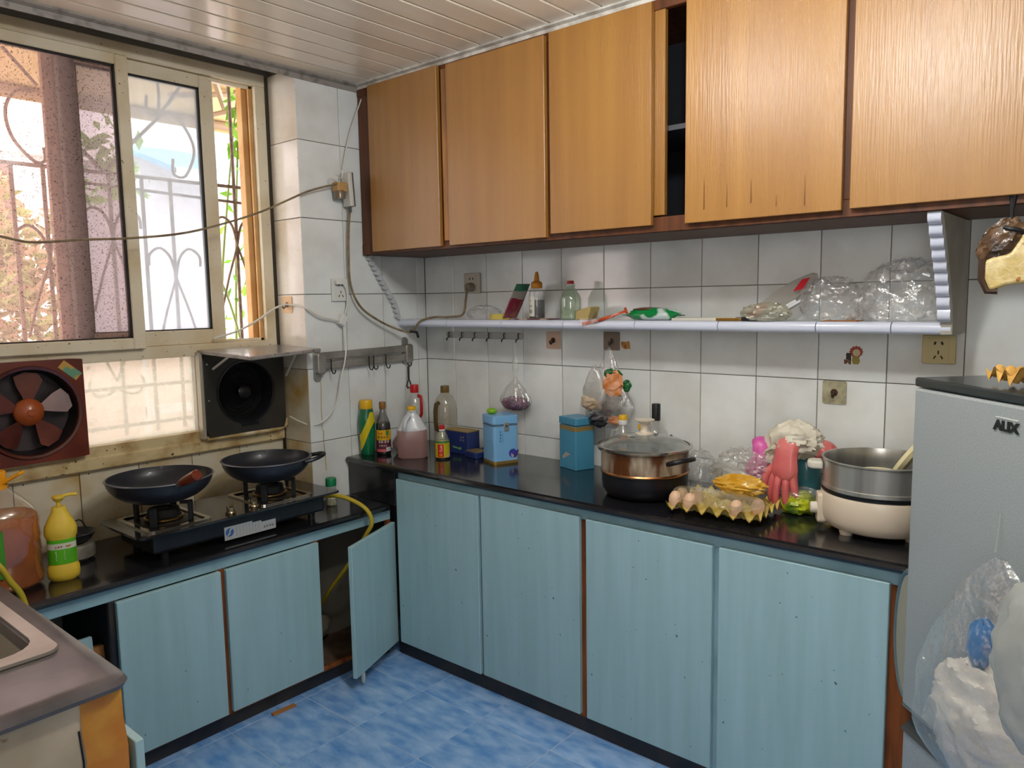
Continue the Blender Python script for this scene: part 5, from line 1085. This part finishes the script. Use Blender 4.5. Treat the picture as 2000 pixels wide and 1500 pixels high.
pkm = [mat('pk_orange', '#c2743a', .3, col2='#d9a07a', scale=20, coat=.3), mat('pk_green', '#145c2c', .3, coat=.3), mat('pk_grey', '#55504e', .35, col2='#8d8884', scale=14, coat=.3), mat('pk_cream', '#b7a68e', .5, col2='#8f7c62', scale=9), mat('pk_brown', '#4a3026', .4), mat('pk_black', '#1c1c22', .3, coat=.3)]
for nm, k_, lo_, r_, sd in (('orange_packet', 0, (-.028, -.035, -.135), (.01, .042, .045), 1), ('green_packet', 1, (-.024, -.03, -.098), (.008, .035, .018), 2), ('grey_packet', 2, (-.02, -.03, -.195), (.014, .042, .035), 3), ('cream_packet', 3, (-.03, .06, -.21), (.018, .042, .028), 4), ('brown_packet', 4, (-.012, .01, -.225), (.015, .04, .03), 5), ('black_packet', 5, (-.03, .03, -.27), (.015, .04, .026), 6), ('orange_packet', 0, (-.02, -.045, -.27), (.012, .035, .015), 7), ('green_packet', 1, (-.012, -.085, -.14), (.01, .015, .02), 8)):
    crumple(r_, 50+sd, 2.2, .5, 16, 10, sharp=.6).build(nm, pkm[k_], t, loc=lo_, smooth=False)
crumple((.022, .05, .085), 61, 2.2, .25, 32, 20, fn=lambda p: Vector((p.x, p.y*(1-.45*max(p.z/.085, 0)), p.z))).build('inner_bag', milky_bag, t, loc=(-.022, .048, -.16))
# cured meat under the wall cabinet
t = thing('cured_meat', 'slab of cured pork hanging from the wall cabinet on a black strap', 'meat', (-.358, -2.325, 1.648))
MB().tube([(0, 0, .02), (.0, .002, -.02), (0, .0, -.055)], [.009, .004, .003], 8).build('strap', mat('strap_black', '#17171a', .5), t)
crumple((.022, .04, .045), 71, 2.6, .5, 36, 22, fn=lambda p: Vector((p.x, p.y+p.z*-.35, p.z))).build('lean_meat', mat('meat_brown', '#5e4226', .45, col2='#2f1d10', scale=22, bump=.5, bscale=30, coat=.3), t, loc=(-.002, .018, -.085))
MB().prism([(.052, -.13), (.05, -.175), (.035, -.2), (.0, -.185), (-.06, -.178), (-.075, -.13), (-.06, -.08), (-.03, -.055), (-.018, -.085), (-.0, -.115), (.03, -.12)], -.018, .018, lambda u, v, d: (d-.003, u, v)).build('fat', mat('meat_fat', '#c2aa6c', .4, col2='#dccb9a', scale=30, coat=.3, bump=.5, bscale=45, specks=(35, .66, '#a06a2c')), t, bevel=.008, seg=3)
MB().tube([(-.018, .052, -.125), (-.018, .052, -.17), (-.016, .04, -.198), (-.014, .02, -.198)], .008, 8).build('rind', mat('meat_rind', '#3c2614', .5), t)
MB().tube(spline([(-.02, .012, -.055), (-.026, -.002, -.06), (-.02, -.02, -.065), (-.01, -.03, -.075)], 5), .005, 7).build('knot', mat('strap_black', '#17171a', .5), t)

# ================================================================== right part of the worktop
tag(crumple((.06, .05, .07), 81, 2.4, .36, 48, 30, sharp=.35, flatbottom=-.05).build('crumpled_bag', clear_bag, loc=(-.085, -1.425, ZR+.0525)), 'clear crumpled bag between the pot and the egg tray', 'bag')
et = thing('egg_tray', 'pale yellow pulp egg tray with eggs on the worktop edge', 'tray', (-.315, -1.625, ZR), math.radians(3))
pulp = mat('pulp_yellow', '#c9b264', .8, col2='#b59b48', scale=30, bump=.2, bscale=120)
n1, n2, cs_ = 36, 30, .047; vs = []
for i in range(n1+1):
    for j in range(n2+1):
        x = -.118+.236*j/n2; y = -.141+.282*i/n1
        w_ = math.cos(2*PI*(x+.118)/cs_)*math.cos(2*PI*(y+.141)/cs_); vs.append((x, y, .022+.010*w_+.003*(math.cos(2*PI*(y+.141)/cs_)+math.cos(2*PI*(x+.118)/cs_))))
k = n2+1; m_ = len(vs); top = [(i*k+j, i*k+j+1, (i+1)*k+j+1, (i+1)*k+j) for i in range(n1) for j in range(n2)]
MB().add(vs+[(x, y, z-.004) for x, y, z in vs], top+[tuple(m_+q for q in reversed(f)) for f in top]+[(i, i+1, m_+i+1, m_+i) for i in range(n2)]).build('tray', pulp, et, loc=(0, 0, .006))
eggm = mat('egg_shell', '#cfa98a', .45, col2='#d9b79c', scale=14)
eg = None
EGGL = ['brown egg at the left end of the front row in the tray', 'brown egg second from left in the front row of the tray', 'brown egg at the left end of the second row in the tray', 'brown egg second from left in the second row of the tray', 'brown egg right of the middle in the front row of the tray', 'brown egg near the right end of the second tray row']
for y, x in ((.118, -.0945), (.071, -.0945), (.118, -.0475), (.071, -.0475), (-.071, -.0945), (-.118, -.0475)):
    m0 = MB().lathe([(.001, -.026), (.012, -.023), (.019, -.012), (.0205, 0), (.018, .014), (.011, .025), (.001, .029)], 18)
    w0 = et.matrix_basis if False else Matrix.Rotation(math.radians(3), 3, 'Z') @ Vector((x, y, 0))
    if eg is None: eg = m0.build('egg', eggm); o = eg
    else: o = eg.copy(); COL.objects.link(o)
    o.location = (-.315+w0.x, -1.625+w0.y, ZR+.040); o['label'] = EGGL.pop(0); o['category'] = 'egg'; o['group'] = 'eggs in the yellow tray'
tag(crumple((.04, .075, .028), 91, 1.8, .4, 40, 24, sharp=.3).build('yellow_packet', mat('foil_amber', '#c28a12', .3, col2='#d9b04a', scale=10, coat=.4), loc=(-.285, -1.66, ZR+.082)), 'amber yellow packet lying on the egg tray', 'packet')
def drape(p): return Vector((p.x, p.y, max(p.z, -.055)-.3*max(0, abs(p.y)-.07)*(1 if p.z > -.02 else 0)))
tag(crumple((.065, .11, .06), 95, 2.8, .36, 64, 40, sharp=.35, fn=drape).build('plastic_wrap', film('wrap_film', '#e2e0da', .62, .1, gloss=.7, bump=.7), loc=(-.165, -1.63, ZR+.105)), 'crumpled clear plastic wrap heaped over the egg tray', 'wrap')
tag(MB().add([(-.435, -1.50, .845), (-.435, -1.62, .848), (-.44, -1.77, .842), (-.39, -1.49, .872), (-.39, -1.62, .874), (-.39, -1.77, .87), (-.345, -1.50, .872), (-.345, -1.62, .874), (-.345, -1.76, .87)], [(0,1,4,3),(1,2,5,4),(3,4,7,6),(4,5,8,7)]).build('cling_film', film('cling', '#d9cfa8', .7, .06, gloss=1.5, bump=1.), subsurf=2), 'glossy clear film stretched over the eggs', 'film')
# gloves draped over a detergent bottle
p = (-.06, -1.775, ZR)
t = bottle('detergent_bottle', 'teal detergent bottle half hidden under the rubber gloves', p, [(.038, 0), (.042, .006), (.042, .12), (.034, .15), (.02, .17), (.014, .185), (.014, .20), (.001, .2)], mat('teal_bottle', '#3d7a86', .3, coat=.3))
def glove(name, label, col, pos, rz, sc, ncurl, cuff=True):
    t = thing(name, label, 'glove', pos, rz)
    gm = mat(col[0], col[1], .4, col2=col[2], scale=14, coat=.15)
    # one continuous hand: palm as a flattened lofted tube, fingers rooted in it, pointing down
    def chain(pts, rr): MB().tube(spline([tuple(c_*sc for c_ in p) for p in pts], 4), [r*sc for r in rr for _ in range(1)] if False else [sc*(rr[0]+(rr[1]-rr[0])*i/((len(pts)-1)*4)) for i in range((len(pts)-1)*4+1)], 10).build('finger', gm, t)
    MB().tube(spline([(.03*sc, 0, .02*sc), (.012*sc, .0, .03*sc), (-.012*sc, 0, .01*sc), (-.02*sc, 0, -.03*sc), (-.022*sc, .0, -.062*sc), (-.02*sc, 0, -.074*sc)], 5), [s_*sc*.62 for s_ in [.03, .031, .032, .033, .034, .035, .035, .034, .033, .032, .031, .03, .03, .03, .031, .032, .033, .034, .034, .033, .032, .03, .028, .025, .022, .016]], 14, flat=1.75).build('palm', gm, t)
    for fy, L, cv in ((.030, .078, -.004), (.0105, .092, -.012), (-.0095, .086, -.005), (-.028, .066, .002)):
        chain([(-.02, fy*.85, -.055), (-.024+cv, fy*.98, -.08), (-.024+cv*1.5, fy*1.12, -.06-L*.7), (-.018+cv, fy*1.15, -.06-L)], (.0112, .0088))
    chain([(-.02, .026, -.04), (-.03, .043, -.06), (-.033, .05, -.085), (-.03, .048, -.1)], (.0115, .008))
    return t
glove('rubber_glove', 'salmon pink rubber glove hanging fingers down behind the egg tray', ('glove_salmon', '#d0716e', '#c45c5c'), (-.185, -1.768, .985), -.2, 1.15, 0)
glove('rubber_glove', 'hot pink rubber glove hanging behind the salmon glove', ('glove_hot', '#cc5aa0', '#b8468c'), (-.165, -1.672, .975), .35, .75, 0)
t = tag(crumple((.06, .085, .055), 101, 2., .36, 56, 34, sharp=.25, fn=lambda p: Vector((p.x, p.y, p.z-.55*max(0, p.y)*(1 if p.z < .02 else .4)))).build('cloth', mat('cloth_offwhite', '#d3ccbc', .9, col2='#bdb4a2', scale=12, bump=.3, bscale=50), loc=(-.15, -1.765, 1.012)), 'off white rag draped on top of the rubber gloves', 'rag')
tag(crumple((.035, .05, .03), 105, 2.4, .3, 24, 14).build('pink_rag', mat('glove_salmon', '#d0716e'), loc=(-.13, -1.835, .985)), 'salmon pink glove cuff bunched at the right of the rag', 'cuff')
t = thing('vegetable_packet', 'yellow green packet slumped by the electric cooker', 'packet', (-.185, -1.80, ZR), .3)
crumple((.05, .055, .035), 111, 2., .35, 36, 20, flatbottom=-.025).build('pack', mat('foil_chartreuse', '#aab414', .3, col2='#5c7a22', scale=14, lo=.45, hi=.6, coat=.4), t, loc=(0, 0, .026))
crumple((.045, .05, .016), 113, 2.6, .4, 28, 14).build('film', clear_bag, t, loc=(0, 0, .06))
tag(crumple((.02, .022, .03), 117, 2., .3, 20, 12, flatbottom=-.022).build('yellow_sachet', mat('foil_yellow', '#c9b012', .3, coat=.4), loc=(-.09, -1.855, ZR+.1225-.1)), 'small yellow sachet behind the green packet', 'sachet')
# electric cooker with a steel steamer ring
CK = (-.228, -2.035, ZR); RC = .152
ph = look(*CK[:2])
t = thing('electric_cooker', 'cream electric cooker carrying a steel steamer ring', 'cooker', CK)
cream = mat('cooker_cream', '#cfc0ac', .4, coat=.15)
MB().lathe([(.118, .012), (.13, .014), (.142, .022), (.15, .04), (.153, .065), (.152, .1), (.149, .108), (.14, .11), (.001, .11)], 56).build('body', cream, t)
for k in range(4):
    a = ph+PI/4+k*PI/2; MB().lathe([(.016, 0), (.02, .016)], 14, (.112*math.cos(a), .112*math.sin(a), 0)).build('foot', cream, t)
MB().lathe([(.142, .109), (.149, .1105), (.15, .117), (.143, .118), (.142, .109)], 56, caps=False).build('black_seal', mat('seal_black', '#15161a', .4), t)
a = ph-1.38; u = Vector((math.cos(a), math.sin(a), 0))
MB().prism(rrect(.05, .085, .012), .13, .162, lambda x, y, d: tuple(Matrix.Rotation(a, 3, 'Z') @ Vector((d, x, y+.058)))).build('control_box', cream, t, bevel=.004)
MB().lathe([(.015, .16), (.016, .164), (.016, .176), (.013, .179), (.001, .179)], 20, (0, 0, .055), tf=Matrix.Rotation(a, 3, 'Z') @ Matrix.Rotation(PI/2, 3, 'Y')).build('knob', mat('knob_white', '#d6d0c2', .4), t)
brush = mat('steamer_steel', '#c6c4be', .3, .75, col2='#9a9892', scale=3, stretch=(6, 6, .4))
sr = thing('steamer_ring', 'brushed steel steamer ring with side handles on the cooker', 'steamer', (CK[0], CK[1], ZR+.1185))
MB().lathe([(.147, 0), (.15, .003), (.15, .012), (.147, .014), (.148, .076), (.152, .08), (.152, .083), (.146, .083), (.144, .076), (.144, .004), (.147, 0)], 56, caps=False).build('wall', brush, sr)
MB().lathe([(.001, .02), (.144, .02), (.144, .023), (.001, .023)], 48).build('grate', mat('grate_dark', '#3d3c3a', .4, .8), sr)
for s_ in (-1.45, 1.7):
    a2 = ph+s_; MB().prism([(.148, -.028), (.175, -.026), (.188, -.014), (.188, .014), (.175, .026), (.148, .028)], .048, .07, lambda x, y, d: tuple(Matrix.Rotation(a2, 3, 'Z') @ Vector((x, y, d)))).build('handle', mat('handle_white', '#cdc8ba', .4), sr, bevel=.006, seg=3)
bunm = mat('dough', '#d8cda2', .8)
tag(MB().lathe([(.001, 0), (.04, .0), (.046, .01), (.044, .024), (.001, .03)], 24).build('steamed_bun', bunm, loc=(CK[0]-.01, CK[1]+.005, ZR+.1445)), 'flat pale steamed bun in the middle of the steamer', 'bun')
tag(MB().lathe([(.001, 0), (.05, .002), (.056, .012), (.05, .022), (.001, .024)], 24, tf=Matrix.Rotation(-1.0, 3, 'X')).build('steamed_bun', bunm, loc=(CK[0]+.02, CK[1]-.07, ZR+.195)), 'pale steamed bun slice leaning on the steamer rim', 'bun')

# ================================================================== around the fridge
def frw(x, y, z):
    v = Matrix.Rotation(FA+PI, 3, 'Z') @ Vector((x, y, z)); return (FE.x+v.x, FE.y+v.y, z)
ec = tag(MB().add([], []).build('tmp', pulp), '', '') if False else None
n1, n2 = 22, 16; vs = []
for i in range(n1+1):
    for j in range(n2+1):
        x = .11*j/n2; y = .16*i/n1; w_ = math.cos(2*PI*x/.047)*math.cos(2*PI*y/.047); vs.append((x-.055, y-.08, .022+.016*w_+.004*noise.noise(Vector((x*40, y*40, 0)))))
k = n2+1; m_ = len(vs); top = [(i*k+j, i*k+j+1, (i+1)*k+j+1, (i+1)*k+j) for i in range(n1) for j in range(n2)]
cq = frw(.20, .12, 1.2755)
tag(MB().add(vs+[(x, y, z-.003) for x, y, z in vs], top+[tuple(m_+q for q in reversed(f)) for f in top]).build('egg_carton', mat('pulp_tan', '#c79c52', .8, col2='#b0853c', scale=30), loc=(cq[0], cq[1], 1.2762), rz=.5), 'torn tan egg carton piece on top of the fridge', 'carton')
cq = frw(.30, .16, 1.2755)
tag(crumple((.07, .06, .04), 121, 2.6, .35, 32, 18, flatbottom=-.028).build('crumpled_bag', clear_bag, loc=(cq[0], cq[1], 1.2755+.0302)), 'clear crumpled bag on top of the fridge', 'bag')
FM = Matrix.Translation((FE.x, FE.y, 0)) @ Matrix.Rotation(FA+PI, 4, 'Z')
t = thing('plastic_bag', 'big clear bag stuffed with white plastic hanging on the fridge door', 'bag'); t.matrix_world = FM
vs = []; n, rings = 44, 26
for i in range(rings+1):
    s_ = i/rings; z = .985-.46*s_
    w_ = .012+.163*math.sin(min(s_*1.35, 1)*PI/2)**.75 if s_ < .72 else .175*math.cos((s_-.72)/.28*PI/2*.96)**.7
    dp = .006+.044*math.sin(min(s_*1.15, 1)*PI/2) if s_ < .75 else .05*math.cos((s_-.75)/.25*PI/2*.96)**.7
    cxx = .285+.05*s_
    for j in range(n):
        a = 2*PI*j/n; k_ = 1+.14*noise.noise(Vector((math.cos(a)*2.5, math.sin(a)*2.5, z*12)))+.05*math.sin(7*a+20*z)
        vs.append((cxx+w_*k_*math.cos(a), min(-.012-dp+dp*k_*math.sin(a)*.98, -.004), z))
fs = [(i*n+j, i*n+(j+1) % n, (i+1)*n+(j+1) % n, (i+1)*n+j) for i in range(rings) for j in range(n)]
MB().add(vs, fs).build('film', film('clear_bag2', '#dfe1e1', .9, .06, gloss=1.1, bump=.9), t)
crumple((.15, .042, .12), 131, 2.4, .28, 90, 56, sharp=.2, fn=lambda p: Vector((p.x, min(p.y, .046), p.z))).build('white_stuffing', mat('stuff_white', '#cfccc6', .45, col2='#b9b5ae', scale=9, bump=.6, bscale=30, coat=.2), t, loc=(.335, -.052, .68))
crumple((.026, .02, .045), 137, 2.2, .4, 24, 16).build('blue_bag', mat('bag_blue', '#1f6fb0', .35, coat=.3), t, loc=(.285, -.045, .83))
MB().tube([(.262, -.012, .99), (.258, -.003, 1.06)], .0018, 5).build('tape_strip', clear_bag, t)
t = thing('plastic_bag', 'frosted white bag bulging at the right edge by the fridge', 'bag'); t.matrix_world = FM
crumple((.09, .05, .13), 141, 1.8, .26, 60, 40, fn=lambda p: Vector((p.x-.0*p.z, min(p.y, .052), p.z))).build('film', film('frosted_bag', '#c3c6c2', .22, .25, gloss=.4, bump=.3), t, loc=(.555, -.155, .92))
# oval tray squeezed in between
t = thing('oval_tray', 'oval tray with grey rim wedged between cabinet and fridge', 'tray', (-.549, -2.19, .0))
M3 = Matrix.Rotation(math.radians(35), 3, 'Z') @ Matrix.Rotation(math.radians(0), 3, 'X')
def ov(u, v, d): return tuple(M3 @ Vector((u, d, 0))+Vector((0, 0, .655+v)))
ou = [(.065*math.cos(a*PI/24), .152*math.sin(a*PI/24)) for a in range(48)]
MB().prism([(u*.93, v*.95) for u, v in ou], -.004, .004, ov).build('face', mat('tray_beige', '#9a9684', .5), t)
MB().tube([ov(u, v, 0) for u, v in ou], .0075, 8, closed=True).build('rim', mat('tray_rim', '#5d757c', .4, .3), t)

# ------------------------------------------------------------------ groups of look-alikes
GROUPS = {'wok': 'woks on the gas stove', 'exhaust_fan': 'exhaust fans below the window', 'wall_socket': 'wall sockets', 'power_plug': 'plugs in the wall sockets', 'adhesive_hook': 'square adhesive wall hooks', 'hook_rail': 'hook rails on the tiles',
          'tile_sticker': 'stickers on the wall tiles', 'tea_tin': 'blue tea tins on the worktop', 'hanging_bag': 'clear bags hanging on the tile wall', 'crumpled_bag': 'crumpled empty plastic bags', 'rubber_glove': 'pink rubber gloves',
          'steamed_bun': 'buns in the steamer ring', 'plastic_bag': 'bags hung on the fridge', 'base_cabinet': 'teal base cabinets', 'worktop': 'black granite worktops', 'gas_hose': 'yellow gas hoses', 'sauce_bottle': 'sauce bottles'}
for o in list(COL.objects):
    if o.parent is None and 'category' in o:
        g = GROUPS.get(o.name.split('.')[0])
        if g: o['group'] = g
